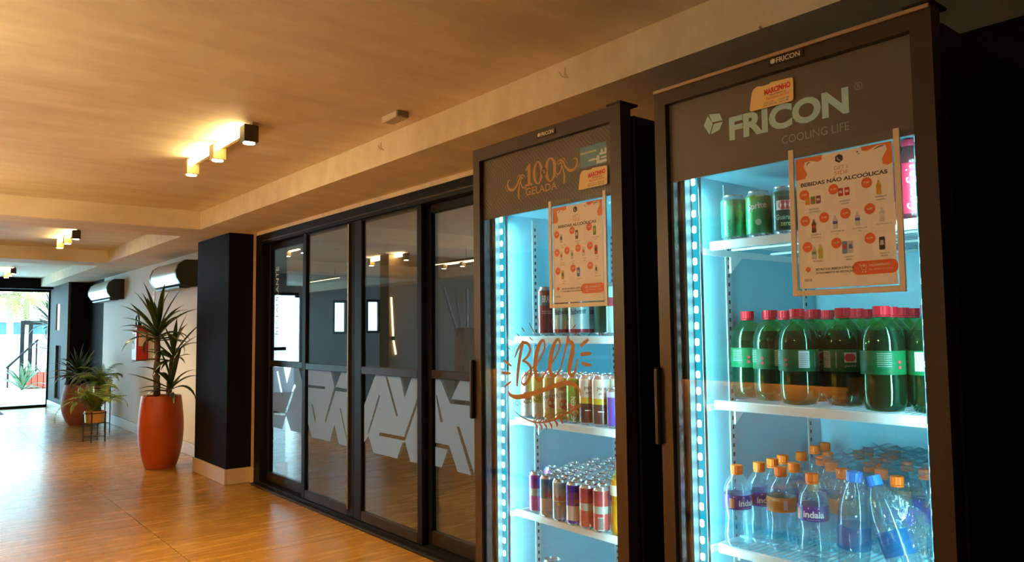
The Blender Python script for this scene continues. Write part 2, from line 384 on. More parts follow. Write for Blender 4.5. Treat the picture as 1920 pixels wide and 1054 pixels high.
XA, XB = 2.655, 2.605
D1 = door(1, XA, scale_y(6.66,XA), scale_y(5.95,XA), .075, .06, .135, 'sliding glass door panel next to the tan wall strip')
D2 = door(2, XB, scale_y(5.885,XB), scale_y(5.14,XB), .055, .105, .115, 'sliding glass door panel second from the black column')
D3 = door(3, XB, scale_y(4.92,XB), scale_y(4.165,XB), .11, .055, .115, 'sliding glass door panel third from the black column')
D4 = door(4, XA, scale_y(4.0,XA), scale_y(3.25,XA), .14, .08, .135, 'sliding glass door panel partly hidden by the beer cooler')
mk('pull_strip', MB().bbox(XB-.035,XB-.02,scale_y(5.10,XB),scale_y(5.085,XB)+.03,.1,2.19,.003), mat('brushed_edge', (.25,.25,.26), .25, .8), D2)
# frosted zigzag film on the lower panes
def film(door_o, X, ox, oy, k, outer, holes=()):
    def q(l): 
        r = []
        for a, b in l:
            p = atX(ox+a*k, oy+b*k, X-.006); r.append((-p.y, min(max(p.z, .14), 1.084)))
        return r
    mk('frosted_zigzag_film', MB(Wd).poly(q(outer), [q(h) for h in holes], y=X-.006), M_FROST, door_o)
kA, kB = 200/753, 240/903
film(D1, XA, 480, 680, kA, [(118,30),(195,30),(218,150),(247,30),(303,30),(330,160),(330,500),(245,480),(212,375),(185,470),(118,455)],
     [[(145,62),(157,62),(193,245),(182,250)], [(270,150),(282,162),(218,352),(204,350)], [(122,341),(206,357),(206,374),(122,366)]])
film(D2, XB, 480, 680, kA, [(368,30),(528,30),(553,172),(545,195),(487,405),(489,432),(561,200),(653,212),(653,580),(598,322),(590,324),(648,592),(585,575),(553,435),(520,558),(452,540),(395,530),(368,430)],
     [[(370,157),(489,169),(485,188),(370,176)], [(388,290),(399,296),(421,392),(419,440)]])
film(D2, XB, 480, 680, kA, [(602,30),(653,30),(653,188),(562,172)])
film(D3, XB, 660, 680, kB, [(165,55),(340,55),(370,252),(420,55),(480,55),(480,715),(412,700),(375,560),(355,565),(318,677),(150,635),(117,515),(86,560),(86,300)],
     [[(190,222),(198,240),(119,500),(105,508)], [(235,96),(248,97),(325,378),(310,378)], [(195,492),(366,524),(460,252),(468,280),(382,532),(372,552),(190,515)], [(462,550),(478,553),(478,580),(460,575)]])
film(D4, XA, 660, 680, kB, [(588,60),(620,60),(692,290),(862,308),(862,785),(758,452),(738,452),(840,795),(745,770),(685,585),(588,565)], [[(590,225),(598,232),(642,420),(622,420)]])
film(D4, XA, 660, 680, kB, [(760,60),(862,60),(862,275),(700,258)])
film(D4, XA, 660, 680, kB, [(588,595),(675,615),(632,740),(588,730)])
tb = MB(Wd); p0 = atX(519,628,XA-.006); p1 = atX(521,500,XA-.006)
text(tb, 'RESTAURANTE', -p0.y+.03, p0.z, w=p1.z-p0.z, h=.062, y=XA-.0062, rot=PI/2)
mk('lettering', tb, M_WHITEVINYL, D1, label='white vertical lettering RESTAURANTE')

# ---- the restaurant behind the glass
RN = 13.0
def wq(x0, x1, y0, y1, Y=RN):
    a, b = atY(x0, y1, Y), atY(x1, y0, Y); return a.x, b.x, a.z, b.z
wA, wB, wC = wq(511,561,549,690), wq(624,653,563,627), wq(687,729,562,625)
wA = (wA[0]-.4, wA[1], .0, wA[3])
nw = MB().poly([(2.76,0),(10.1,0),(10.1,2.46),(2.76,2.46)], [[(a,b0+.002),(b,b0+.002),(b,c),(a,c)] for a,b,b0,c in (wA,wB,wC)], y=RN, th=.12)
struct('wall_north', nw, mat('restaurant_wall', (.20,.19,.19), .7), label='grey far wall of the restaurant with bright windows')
for i, (a,b,c,d) in enumerate((wA,wB,wC)):
    m = MB().box(a,a+.05,RN+.02,RN+.08,c,d).box(b-.05,b,RN+.02,RN+.08,c,d).box(a+.05,b-.05,RN+.02,RN+.08,d-.05,d).box(a+.05,b-.05,RN+.02,RN+.08,c,c+.05)
    if i == 0: m.box(a+.05,b-.05,RN+.02,RN+.08,1.08,1.14)
    if i == 2: q = atY(714,600,RN).x; m.box(q-.04,q+.04,RN+.02,RN+.08,c+.05,d-.05)
    f_ = struct('window_%d' % (i+1), m, M_ALU); mk('pane', MB().box(a+.05,b-.05,RN+.048,RN+.052,c+.05,d-.05), M_GLASS, f_)
    portal(((a+b)/2, RN+.14, (c+d)/2), (math.radians(-90),0,0), b-a, d-c)
we = MB(Matrix(((0,1,0,0),(-1,0,0,0),(0,0,1,0),(0,0,0,1))))
we.poly([(-13.1,0),(-2.9,0),(-2.9,2.46),(-13.1,2.46)], [[(-a-1.9,.3),(-a,.3),(-a,2.36),(-a-1.9,2.36)] for a in (3.6,6.0,8.4,10.8)], y=10.1, th=.1)
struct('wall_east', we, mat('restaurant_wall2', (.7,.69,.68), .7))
for i, a in enumerate((3.6,6.0,8.4,10.8)):  # unseen windows added to brighten the restaurant
    f_ = struct('window_%d' % (4+i), MB().box(10.13,10.17,a,a+.05,.3,2.36).box(10.13,10.17,a+1.85,a+1.9,.3,2.36).box(10.13,10.17,a+.05,a+1.85,.3,.35).box(10.13,10.17,a+.05,a+1.85,2.31,2.36).box(10.13,10.17,a+.92,a+.98,.35,2.31), M_ALU)
    for b_ in (a+.05,a+.98): mk('pane', MB().box(10.148,10.152,b_,b_+.87,.35,2.31), M_GLASS, f_)
    portal((10.22,a+.95,1.33), (0,math.radians(90),0), 2.06, 1.9)
struct('wall_south', MB().box(2.76,10.1,2.9,3.0,0,2.46), mat('restaurant_wall3', (.70,.68,.66), .7))
struct('wall_west', MB().box(2.752,2.80,7.1,13.0,0,2.46), M_WHITE)

# ================================================================== LAMPS
M_TUBE = emat('warm_tube', (1.0,.72,.30), 34)
M_LENS = emat('warm_lens', (1.0,.80,.50), 30)
M_LAMPBODYLIT = mat('lamp_body_lit', (.42,.30,.13), .4, .2)  # ochre has the yellow light of the tubes put into its colour
M_LAMPDARK = mat('lamp_dark', (.04,.03,.025), .4)
WARM = (1.0, .70, .32)
def spot_fixture(loc, label, power, spots=True, tube=True):
    r = empty('ceiling_spot_light', loc, label=label, cat='lamp', group='three-head ceiling spot lamps')
    mk('mounting_bar', MB().bbox(.0,.034,-.52,.52,-.040,-.012,.003), M_LAMPBODYLIT, r)
    mk('bracket', MB().box(.004,.03,-.55,.55,-.012,-.0005), M_LAMPBODYLIT, r)
    for a, b in ((-.465,-.045),(.045,.465)):
        mk('light_tube', MB().bbox(-.024,-.001,a,b,-.050,-.006,.004), M_TUBE, r)
    for k, y in enumerate((-.505,0,.505)):
        h = mk('spot_head', MB().bbox(-.036,.040,y-.038,y+.038,-.105,-.014,.003), M_LAMPDARK if k == 0 else M_LAMPBODYLIT, r)  # near head kept dark, the others painted as lit by the tubes
        mk('lens', MB(Matrix.Translation((.002,y,0))).lathe([(.030,-.109),(.030,-.1052)], 20), M_LENS, h)
        if spots:
            d = bpy.data.lights.new('spot_beam', 'SPOT'); d.energy = power; d.color = WARM; d.spot_size = math.radians(125); d.spot_blend = .8; d.shadow_soft_size = .03
            o = link('spot_beam', d, r, loc=(.002,y,-.114))
    return r
spot_fixture((1.40,4.41,ZC), 'warm three-head ceiling spot lamp nearest the coolers', 74)
spot_fixture((1.40,9.42,ZC), 'warm three-head ceiling spot lamp between the two plaster beams', 55)
spot_fixture((1.40,14.95,ZC), 'warm three-head ceiling spot lamp closest to the entrance', 26)
spot_fixture((-1.40,4.41,ZC), 'added warm three-head ceiling spot lamp over the reception counter', 74)  # out of view, added for more light in the corridor
spot_fixture((-1.40,9.42,ZC), 'added warm three-head ceiling spot lamp on the far side past the counter', 55)  # also an unseen addition that raises the light level
# unseen pendant globes added on the reception side to light ceiling and menus
for yy, lab in ((.55,'added warm glass globe pendant just left of where the coolers face'),(3.2,'added warm glass globe pendant between the coolers and the reception counter'),(6.2,'added warm glass globe pendant further along the reception counter')):
    e = empty('added_pendant', (-1.0 if yy < 2 else -.5,yy,1.80 if yy > 2 else 2.02), label=lab, cat='lamp', group='added globe pendants on the reception side')
    mk('globe', MB().lathe([(.11*math.sin(PI*k/14)+.0005,.0-.11*math.cos(PI*k/14)) for k in range(15)], 24), emat('added_globe_glow', (1,.69,.32), 92) if yy > 5 else emat('added_globe_mid', (1,.69,.32), 62) if yy > 2 else emat('added_globe_soft', (1,.72,.42), 75), e, smooth=90)
    if yy < 2: mk('shade', MB().lathe([(.20*math.cos(PI/2*k/10)+.001,-.03+.17*math.sin(PI/2*k/10)) for k in range(11)], 28, cap=False), mat('added_dome_shade', (.05,.045,.04), .5), e, smooth=60)  # added dome that keeps this lamp's light off the soffit
    mk('holder', MB().lathe([(.03,.108),(.03,.15),(.008,.16)], 14), M_LAMPDARK, e); mk('cord', MB().tube([(0,0,.16),(0,0,ZC-.001-(1.80 if yy > 2 else 2.02))], .004, 6), M_LAMPDARK, e)
# emergency light
e = empty('emergency_light', (1.93,3.30,ZC), label='small white emergency light with a dot grid on the ceiling', cat='emergency light')
mk('housing', MB().bbox(-.035,.035,-.075,.075,-.034,-.0005,.004), mat('white_plastic', (.72,.68,.60), .45), e)
m = MB()
for i in range(5):
    for j in range(9): m.box(-.024+i*.012-.003,-.024+i*.012+.003,-.056+j*.014-.003,-.056+j*.014+.003,-.0352,-.0342)
d_ = mk('led_grid', m, mat('led_off', (.45,.38,.25), .3), e); d_['kind'] = 'stuff'
mk('end_cap', MB().bbox(-.034,.034,-.086,-.0755,-.030,-.002,.003), mat('grey_plastic', (.30,.28,.27), .5), e)
# stray cable stubs on the soffit edge
M_WIRE = mat('wire_white', (.75,.68,.58), .5)
def stub(px, py, label):
    p = atX(px, py, XS-.001)
    e = empty('cable_stub', p, label=label, cat='cable', group='cable stubs on the soffit')
    mk('wire', MB().tube([(0,0,0),(-.02,.012,.004),(-.03,.02,.024)], .0022, 6), M_WIRE, e)
    mk('wire', MB().tube([(0,0,0),(-.02,-.004,.008),(-.026,-.012,.034)], .0022, 6), M_WIRE, e)
stub(1064,146,'white cable stub poking from the soffit above the coolers'); stub(720,281,'white cable stub poking from the soffit below the emergency light')
p = atX(1427,53,XS-.001); mk('cable_stub', MB(Matrix.Translation(p)).tube([(0,0,0),(-.012,0,.004)], .004, 6), M_WIRE, label='tiny pale cable end at the soffit edge above the tall cooler', cat='cable', group='cable stubs on the soffit')

# restaurant lamps and fittings
def linear(pa, pb, z, label):
    a, b = atZ(*pa, z), atZ(*pb, z); d = (b-a); L = d.length; e = empty('linear_lamp', (a+b)/2, math.atan2(d.y, d.x), label=label, cat='lamp', group='slim linear lamps in the restaurant')
    mk('profile', MB().bbox(-L/2,L/2,-.02,.02,-.004,.028,.003), M_LAMPDARK, e)
    mk('suspension', MB().tube([(-L*.4,0,.028),(-L*.4,0,2.459-z)], .003, 5), M_LAMPDARK, e); mk('suspension', MB().tube([(L*.4,0,.028),(L*.4,0,2.459-z)], .003, 5), M_LAMPDARK, e)
    mk('diffuser', MB().box(-L/2+.01,L/2-.01,-.014,.014,-.009,-.0042), emat('linear_glow', (1,.74,.36), 5), e)
linear((560,532),(636,520), 2.30, 'slim glowing linear lamp seen through the second glass panel')
linear((748,505),(890,486), 2.30, 'long glowing linear lamp seen through the right glass panels')
linear((820,563),(856,560), 1.95, 'short glowing linear lamp low behind the right glass panel')
a, b = atZ(697,487,2.44), atZ(760,476,2.44)
fx = spot_fixture(((a+b)/2).to_tuple(), 'three-head ceiling spot lamp inside the restaurant', 8, spots=False); fx.location.z = 2.459
fx.rotation_euler.z = math.atan2((b-a).y, (b-a).x)+PI/2
x0, x1 = atY(729,600,9.0).x, atY(812,600,9.0).x
struct('wall_partition', MB().box(x0,x1+1.2,9.0,9.25,0,2.455), mat('brown_partition', (.22,.13,.07), .5, var=.06, vscale=3), label='brown partition inside the restaurant behind the third glass panel')
e = empty('led_batten', (x0+.03,8.985,0), label='thin glowing LED batten down the edge of the brown partition', cat='lamp')
mk('tube', MB().tube([(0,0,1.86),(.03,0,1.33)], .012, 8), emat('linear_glow', (1,.74,.36), 5), e)
mk('tube', MB().tube([(.035,0,1.27),(.07,0,1.08)], .012, 8), emat('linear_glow', (1,.74,.36), 5), e)
mk('clip', MB().bbox(.015,.055,-.018,.012,1.275,1.325,.003), M_LAMPDARK, e)
e = empty('slat_screen', (0,12.9,0), label='grey vertical slat screen at the back of the restaurant', cat='screen')
xa, xb = atY(818,600,12.9).x, 10.0
for k in range(16):
    x = xa+k*(xb-xa)/16; mk('slat', MB().bbox(x,x+.06,0,.05,.05,2.1,.004), mat('slat_grey', (.42,.42,.42), .6), e)
e_b = mk('rail', MB().box(xa,xb,.051,.07,.02,2.12), mat('slat_back', (.18,.18,.19), .7), e)
# a wooden crate with poles, leaning by the door
p = atZ(862,775,0)
p = Vector((3.9,5.75,0)); p = atY(873,640,6.6); p = Vector((p.x,6.6,0))
e = empty('pole_stand', p, label='wooden pole stand with leaning poles behind the right glass panel', cat='stand')
mk('box', MB().bbox(-.09,.09,-.09,.09,0,1.42,.006), mat('stand_wood', (.36,.22,.10), .55, var=.2, vscale=6, stretch=(4,4,1)), e)
for a, b in (((-.06,-.04),(-.02,.16)),((.03,.02),(.09,.1)),((-.02,.05),(-.3,-.02))): mk('pole', MB().tube([(*a,1.2),(b[0],b[1],1.85)], .016, 8), mat('pole_grey', (.4,.4,.42), .4), e)

# ================================================================== CORRIDOR THINGS
# reception counter across the corridor (it shows in the cooler glass)
e = empty('reception_counter', (-1.3,2.29,0), label='wooden reception counter with a warm light under its top', cat='counter')
mk('front_panel', MB().box(-.04,0,0,4.4,.06,1.099), mat('counter_wood', (.60,.36,.14), .5, var=.15, vscale=3, stretch=(3,1,12)), e)
mk('plinth', MB().box(-.5,-.05,.05,4.35,0,.06), M_LAMPDARK, e)
mk('countertop', MB().bbox(-.62,.10,-.06,4.46,1.10,1.145,.004), mat('counter_top', (.06,.045,.04), .35), e)
mk('side_panel', MB().box(-.6,-.041,0,.04,.06,1.099), MATS['counter_wood'], e)
mk('light_strip', MB().box(.030,.050,.03,4.38,1.075,1.095), emat('counter_led', (1,.55,.14), 380), e)
mk('lip', MB().box(.084,.0995,-.05,4.45,1.022,1.0995), mat('counter_top', (.06,.045,.04), .35), e)
# doormat
p0, p1 = atZ(31,778,0), atZ(20,768,0)
e = empty('doormat', (0.9,16.55,0), label='dark doormat on the floor before the entrance', cat='doormat')
mk('pile', MB().bbox(-1.6,.58,-.42,.38,.0008,.012,.003), mat('mat_pile', (.05,.055,.07), .95, bump=.6, bscale=200), e)
mk('rim', MB().box(-1.62,.60,-.44,.40,.0004,.004), mat('mat_rim', (.015,.015,.018), .7), e)

# air conditioners
def aircon(yn, yf, zb, label):
    L = yf-yn; r = empty('air_conditioner', (XW-.001,yn,zb), label=label, cat='air conditioner', group='silver wall air conditioners')
    prof = [(0,.0),(-.10,-.005),(-.19,.03),(-.235,.10),(-.24,.17),(-.21,.25),(-.14,.30),(0,.305)]
    n = len(prof)
    def ext(y0, y1, s=1.0):
        v = [(x*s, y, .15+(z-.15)*s) for y in (y0,y1) for x, z in prof]
        f = [(i,n+i,n+(i+1)%n,(i+1)%n) for i in range(n)]+[tuple(range(n)), tuple(range(2*n-1,n-1,-1))]
        return MB().add(v, f)
    mk('casing', ext(.05, L-.05), mat('brushed_silver', (.62,.66,.66), .28, .75, var=.05, vscale=3, stretch=(1,1,30)), r, smooth=35)
    mk('end_cap', ext(0,.0495,1.01), mat('aircon_black', (.012,.012,.013), .35), r, smooth=35); mk('end_cap', ext(L-.0495,L,1.01), MATS['aircon_black'], r, smooth=35)
    mk('outlet', MB().box(-.185,-.06,.07,L-.07,-.012,.004), MATS['aircon_black'], r)
    for k in range(5): y = .10+k*(L-.2)/5; mk('vane', MB().bbox(-.178,-.07,y,y+(L-.2)/5-.02,-.019,-.0125,.002), mat('vane_grey', (.28,.29,.30), .4), r)
yn = atX(339,510,2.45).y
aircon(yn, yn+1.15, 1.93, 'silver air conditioner on the white wall beside the black column')
yn2 = atX(207,548,2.45).y
aircon(min(yn2,12.95), 14.0, 1.93, 'silver air conditioner on the white wall near the far pier')

# fire extinguisher in a red cover
p = atX(262,640,2.56); M_RED = mat('extinguisher_red', (.50,.018,.012), .4)
e = empty('fire_extinguisher', (2.635,p.y,1.03), label='red covered fire extinguisher hanging on the white wall', cat='fire extinguisher')
mk('cover', MB().bbox(-.145,-.005,-.135,.135,0,.40,.012), M_RED, e)
mk('cover_top', MB().add([(-.145,-.13,.40),(-.005,-.13,.40),(-.005,.13,.40),(-.145,.13,.40),(-.12,-.04,.48),(-.02,-.04,.48),(-.02,.09,.46),(-.12,.09,.46)], [(0,1,5,4),(1,2,6,5),(2,3,7,6),(3,0,4,7),(4,5,6,7)]), M_RED, e)
mk('label_sheet', MB().box(-.1465,-.1455,-.03,.12,.16,.37), mat('sheet', (.75,.66,.58), .6), e)
mk('picture', MB().box(-.1475,-.1468,.02,.10,.235,.275), mat('sheet_green', (.06,.16,.06), .6), e)
mk('label_sheet', MB().box(-.120,-.03,-.1362,-.1355,.20,.37), MATS['sheet'], e)
mk('valve', MB(Matrix.Translation((-.07,.03,0))).lathe([(.02,.46),(.02,.51),(.03,.512),(.03,.53)], 12), M_BODY, e)
mk('hose', MB().tube([(-.08,.03,.50)]+[(-.085,.10+.085*math.cos(a),.545+.085*math.sin(a)) for a in [math.radians(t) for t in range(-60,271,22)]]+[(-.075,.12,.42)], .011, 8), M_BODY, e, smooth=60)
p = atX(289,552,XW-.004); e = empty('wall_hook', p, label='small red and white plate below the air conditioner', cat='sign')
mk('plate', MB().bbox(-.004,.003,-.035,.035,-.09,.04,.001), mat('plate_white', (.72,.70,.66), .5), e); mk('mark', MB().box(-.0055,-.0042,-.02,.02,-.02,.02), M_RED, e)
# alarm on the pier
p = atX(104,522,2.29); e = empty('fire_alarm', (2.299,p.y,p.z), label='small red fire alarm high on the dark pier', cat='alarm')
mk('bell', MB().bbox(-.07,-.001,-.06,.06,-.06,.03,.01), M_RED, e); mk('stem', MB().bbox(-.03,-.001,-.02,.02,.031,.16,.004), mat('plate_white', (.72,.70,.66), .5), e)

# ------------------------------------------------------------------ plants
def leafmesh(name, L, w, up, droop, m, n=8, fold=.25):
    v = []; f = []; p = Vector((0,0,0)); a = up
    for i in range(n+1):
        t = i/n; ww = w*(.45+1.6*t*(1-t)*1.4)*(1-t**5) if i < n else .0008
        v += [(p.x,-ww/2,p.z+ww*fold), (p.x,0,p.z), (p.x,ww/2,p.z+ww*fold)]
        p = p + Vector((math.cos(a),0,math.sin(a)))*(L/n); a -= droop/n*(0.4+1.2*t)
    for i in range(n):
        b = 3*i; f += [(b,b+3,b+4,b+1),(b+1,b+4,b+5,b+2)]
    return MB().add(v, f).mesh(name, m, 179)
M_LEAF = mat('dracaena_leaf', (.030,.075,.022), .35, var=.35, vscale=14); M_LEAFY = mat('dracaena_leaf_pale', (.13,.15,.03), .4, var=.3, vscale=14)
LV = [leafmesh('leaf', .48*s, .052, .0, dr, M_LEAF) for s, dr in ((1,.25),(1,.8),(1,1.4),(.9,2.0),(.85,.5),(.8,2.6))]
LVY = [leafmesh('leaf', .45, .046, .0, dr, M_LEAFY) for dr in (.5,1.2)]
M_BARK = mat('bark', (.13,.085,.055), .85, var=.35, vscale=30, stretch=(1,1,4), bump=.8, bscale=60)
M_SOIL = mat('soil', (.03,.02,.014), .95, bump=1, bscale=60)
def crown(parent, c, n, scale=1.0, seed=0, tilt=0, xmax=9):
    rd = random.Random(seed)
    for k in range(n):
        t = k/(n-1); el = 1.45-1.35*t**.85+rd.uniform(-.1,.1); az = k*2.39996+rd.uniform(-.2,.2)
        if c[0]+.48*scale*math.cos(el)*math.cos(az) > xmax: az = PI-az
        me = LVY[k%2] if rd.random() < .16 else (LV[0] if t < .25 else rd.choice(LV[1:] if t > .6 else LV[:3]))
        o = link('leaf', me, parent, loc=(c[0],c[1],c[2]-.10*t*scale)); s = scale*rd.uniform(.82,1.1)
        o.rotation_euler = Euler((rd.uniform(-.3,.3),-el,az+tilt)); o.scale = (s,s,s)
def pot_profile(H, rb, rm, rt): 
    P = [(rb*.96,0),(rb,.012)]
    for i in range(1,13):
        t = i/12; r = rb+(rt-rb)*t+(rm-(rb+rt)/2)*math.sin(PI*min(1,t**.85))**1.0*1.0; P.append((r,.012+(H-.024)*t))
    return P+[(rt-.006,H),(rt-.022,H-.002),(rt-.028,H-.05)]
def dracaena(loc, H, rb, rm, rt, potm, trunks, crowns, label):
    r = empty('potted_dracaena', loc, label=label, cat='potted plant')
    mk('pot', MB().lathe(pot_profile(H,rb,rm,rt), 40, cap=True), potm, r, smooth=50)
    mk('soil', MB().lathe([(rt-.03,H-.049),(.02,H-.03)], 20), M_SOIL, r)
    for tr, rad in trunks:
        n = 14; pts = []; rs = []
        a, b = Vector(tr[0]), Vector(tr[1])
        for i in range(n+1): q = a.lerp(b, i/n); pts.append(q+Vector((.004*math.sin(i*.9),.004*math.cos(i*.7),0))); rs.append(rad*(1.12 if i%2 else .95)*(1-.15*i/n))
        mk('trunk', MB().tube(pts, rs, 10), M_BARK, r, smooth=60)
    for i, (c, n, s) in enumerate(crowns): crown(r, c, n, s, seed=i*11+n, xmax=2.615-loc[0] if loc[1] < 17 else 9)
    return r
M_POT1 = mat('red_clay_pot', (.46,.080,.012), .42, var=.08, vscale=4); M_POT2 = mat('dusty_clay_pot', (.42,.13,.085), .6, var=.06, vscale=4)
dracaena((2.17,8.52,0), .745, .155, .222, .195, M_POT1, [(((-.05,0,.70),(-.045,.02,1.40)), .034), (((.06,.02,.70),(.10,0,1.16)), .022), (((.02,-.05,.70),(.08,-.05,.80)), .02)],
         [((-.045,.02,1.42),30,1.08), ((.11,0,1.18),20,.92), ((.08,-.06,.86),16,.92)], 'tall dracaena in a red clay pot beside the black column')
dracaena((2.20,13.40,0), .62, .13, .235, .19, M_POT2, [(((0,0,.58),(0,.02,.75)), .03)], [((0,0,.80),46,.95)], 'bushy dracaena in a dusty clay pot in the far corner')
dracaena((atY(99,640,18.1).x+.15,18.1,0), .62, .13, .22, .19, M_POT2, [(((0,0,.58),(-.10,.02,1.62)), .035), (((.0,0,.58),(-.15,0,1.12)), .025)], [((-.14,0,1.66),30,1.35), ((-.15,0,1.14),18,1.05)], 'tall dracaena outside the entrance half hidden by the pier')
# ferns
M_FERN = mat('fern_leaf', (.20,.31,.045), .5, var=.35, vscale=10)
def frond(L, droop, seed, n=22):
    rd = random.Random(seed); m = MB(); p = Vector((0,0,0)); a = 1.05; pts = []
    for i in range(n+1):
        pts.append((p.copy(), a)); p = p+Vector((math.cos(a),0,math.sin(a)))*(L/n); a -= droop/n
    m.tube([q[0] for q in pts[::2]], .0028, 3)
    for i in range(2, n):
        q, a = pts[i]; t = i/n; l = .068*math.sin(PI*min(1,.12+t*.95))**.7+.008; fwd = Vector((math.cos(a),0,math.sin(a)))
        for s in (-1, 1):
            tip = q+Vector((0,s*l,-.012-.3*l*rd.random()))+fwd*l*.35; w_ = fwd*.011
            m.add([tuple(q-w_*.6),tuple(q+w_*.9),tuple(tip+w_*.2),tuple((q+tip)/2+Vector((0,0,.006))-w_)], [(0,1,2,3)])
    return m.mesh('frond', M_FERN, None)
FR = [frond(.52,1.9,1), frond(.60,2.5,2), frond(.44,1.3,3), frond(.55,3.1,4), frond(.48,2.2,5)]
M_GOLD = mat('gold_pot', (.62,.36,.09), .32, .85, bump=.9, bscale=130); M_BLKM = mat('black_wire_metal', (.012,.012,.012), .4)
def fern(loc, stand_h, pr, ph, nf, label, rz, seed, sc=1.0):
    r = empty('potted_fern', loc, rz, label=label, cat='potted plant', group='green ferns in gold pots')
    m = lambda: MB()
    st = mk('stand', MB().tube([(pr*1.03*math.cos(2*PI*k/24), pr*1.03*math.sin(2*PI*k/24), stand_h+ph*.82) for k in range(25)], .006, 6), M_BLKM, r)
    for k in range(4):
        a = PI/4+k*PI/2; mk('leg', MB().tube([(pr*1.04*math.cos(a),pr*1.04*math.sin(a),0),(pr*1.04*math.cos(a),pr*1.04*math.sin(a),stand_h+ph*.95)], .0075, 6), M_BLKM, st)
    for a in (PI/4, 3*PI/4): mk('crossbar', MB().tube([(pr*math.cos(a),pr*math.sin(a),stand_h*.28),(-pr*math.cos(a),-pr*math.sin(a),stand_h*.28)], .006, 6), M_BLKM, st)
    mk('pot', MB().lathe([(pr*.86,stand_h),(pr*.9,stand_h+.004),(pr*.97,stand_h+ph),(pr*.93,stand_h+ph),(pr*.90,stand_h+ph-.03)], 28), M_GOLD, r, smooth=40)
    mk('soil', MB().lathe([(pr*.895,stand_h+ph-.034),(.01,stand_h+ph-.02)], 16), M_SOIL, r)
    rd = random.Random(seed)
    for k in range(nf):
        az = k*2.39996+rd.uniform(-.3,.3)
        if math.cos(az+rz)*.50*sc > 2.6-loc[0]: az = PI-2*rz-az
        o = link('frond', rd.choice(FR), r, loc=(rd.uniform(-.03,.03),rd.uniform(-.03,.03),stand_h+ph-.02)); s = sc*rd.uniform(.75,1.15)
        o.scale = (s,s,s); o.rotation_euler = (rd.uniform(-.25,.25), rd.uniform(-.75,-.05), az)
fern((2.02,11.12,0), .25, .125, .15, 24, 'fern in a gold pot on a low black wire stand', .35, 3, 1.1)
fern((2.26,12.0,0), .52, .115, .15, 24, 'fern in a gold pot on a taller black wire stand by the white wall', .2, 8)

# ------------------------------------------------------------------ outside the entrance
p0, p1 = atZ(48,728,0), atZ(95,728,0); Yp = 23.5
a, b = atY(48,728,Yp), atY(96,696,Yp)
e = empty('planter_box', (a.x,Yp,-.01), label='terracotta plank planter box outside the entrance', cat='planter')
for k in range(8):
    wd = (b.x-a.x+.5)/8; mk('plank', MB().bbox(k*wd,k*wd+wd-.012,0,.04,.02,b.z,.006), mat('terracotta_plank', (.28,.035,.012), .6, var=.1, vscale=5), e)
mk('soil', MB().box(.02,wd*8-.02,.05,.6,0,b.z-.03), M_SOIL, e)
for k in range(16):
    o = link('leaf', LV[k%6], e, loc=(random.uniform(.1,wd*8-.1),.3,b.z-.05), rot=(0,-random.uniform(.4,1.3),random.uniform(0,6.28)))
e = empty('agave_clump', (atZ(30,728,0).x,22.8,-.01), label='spiky pale agave clump left of the planter box outside', cat='plant')
for k in range(22):
    o = link('leaf', LV[k%5], e, loc=(0,0,.02), rot=(0,-random.uniform(.3,1.4),k*2.4)); o.scale = (1.7,1.7,1.7)
Yg = 26.0; a, b, c = atY(43,609,Yg), atY(57,650,Yg), atY(43,650,Yg)
e = empty('pergola_frame', (a.x,Yg,-.01), label='dark metal pergola frame outside the entrance', cat='pergola')
H = a.z+.01
for dx in (0, b.x-a.x): mk('post', MB().box(dx-.05,dx+.05,0,.1,0,H), M_ALU, e)
mk('beam', MB().box(-.05,3.2,0,.1,H+.001,H+.12), M_ALU, e); mk('post', MB().box(3.1,3.2,0,.1,0,H), M_ALU, e)
M_PALM = mat('palm_leaf', (.17,.12,.004), .5, var=.2, vscale=5)
def palmfrond(seed):
    m = MB(); p = Vector((0,0,0)); a = .7; rd = random.Random(seed); n = 16; q = []
    for i in range(n+1): q.append((p.copy(),a)); p = p+Vector((math.cos(a),0,math.sin(a)))*.12; a -= .13
    m.tube([t[0] for t in q], .012, 4)
    for i in range(2,n+1):
        c, a = q[i]; l = .5*math.sin(PI*(.1+.85*i/n))+.1; f_ = Vector((math.cos(a),0,math.sin(a)))
        for s in (-1,1): m.add([tuple(c),tuple(c+f_*.07),tuple(c+Vector((0,s*l,-.35*l))+f_*l*.4)], [(0,1,2)])
    return m.mesh('frond', M_PALM)
PF = [palmfrond(1), palmfrond(2)]
for (px, py, lab) in ((18,560,'yellow-green palm seen at the left edge through the entrance'),(50,562,'yellow-green palm behind the pergola outside')):
    Yq = 29.0 if px < 30 else 33.5; q = atY(px, py, Yq); e = empty('palm_tree', (q.x,Yq,-.01), label=lab, cat='palm', group='palms outside the entrance')
    mk('trunk', MB().tube([(0,0,0),(.05,0,q.z*.5),(0,0,q.z)], [.13,.10,.09], 8), mat('palm_bark', (.25,.19,.13), .9), e)
    for k in range(13): o = link('frond', PF[k%2], e, loc=(0,0,q.z), rot=(0,random.uniform(-.3,.5),k*2.4)); o.scale = (.75,.75,.75)
q = atY(20,634,38.0); q2 = atY(20,604,38.0)
e = empty('blue_wall', (0,38.0,-.01), label='pale blue boundary wall far outside the entrance', cat='wall')
mk('panel', MB().box(-6,12,0,.2,0,q2.z), mat('pale_blue_paint', (.03,.085,.105), .7, var=.5, vscale=.7), e)
mk('coping', MB().box(-6,12,-.05,.25,q2.z+.001,q2.z+.1), M_WHITE, e)
q = atY(20,650,30.0)
e = empty('low_wall', (0,30.0,-.01), label='low white wall outside behind the planter', cat='wall'); mk('panel', MB().box(-6,12,0,.2,0,q.z+.35), M_WHITE, e); mk('coping', MB().box(-6,12,-.04,.24,q.z+.351,q.z+.41), M_WHITE, e)
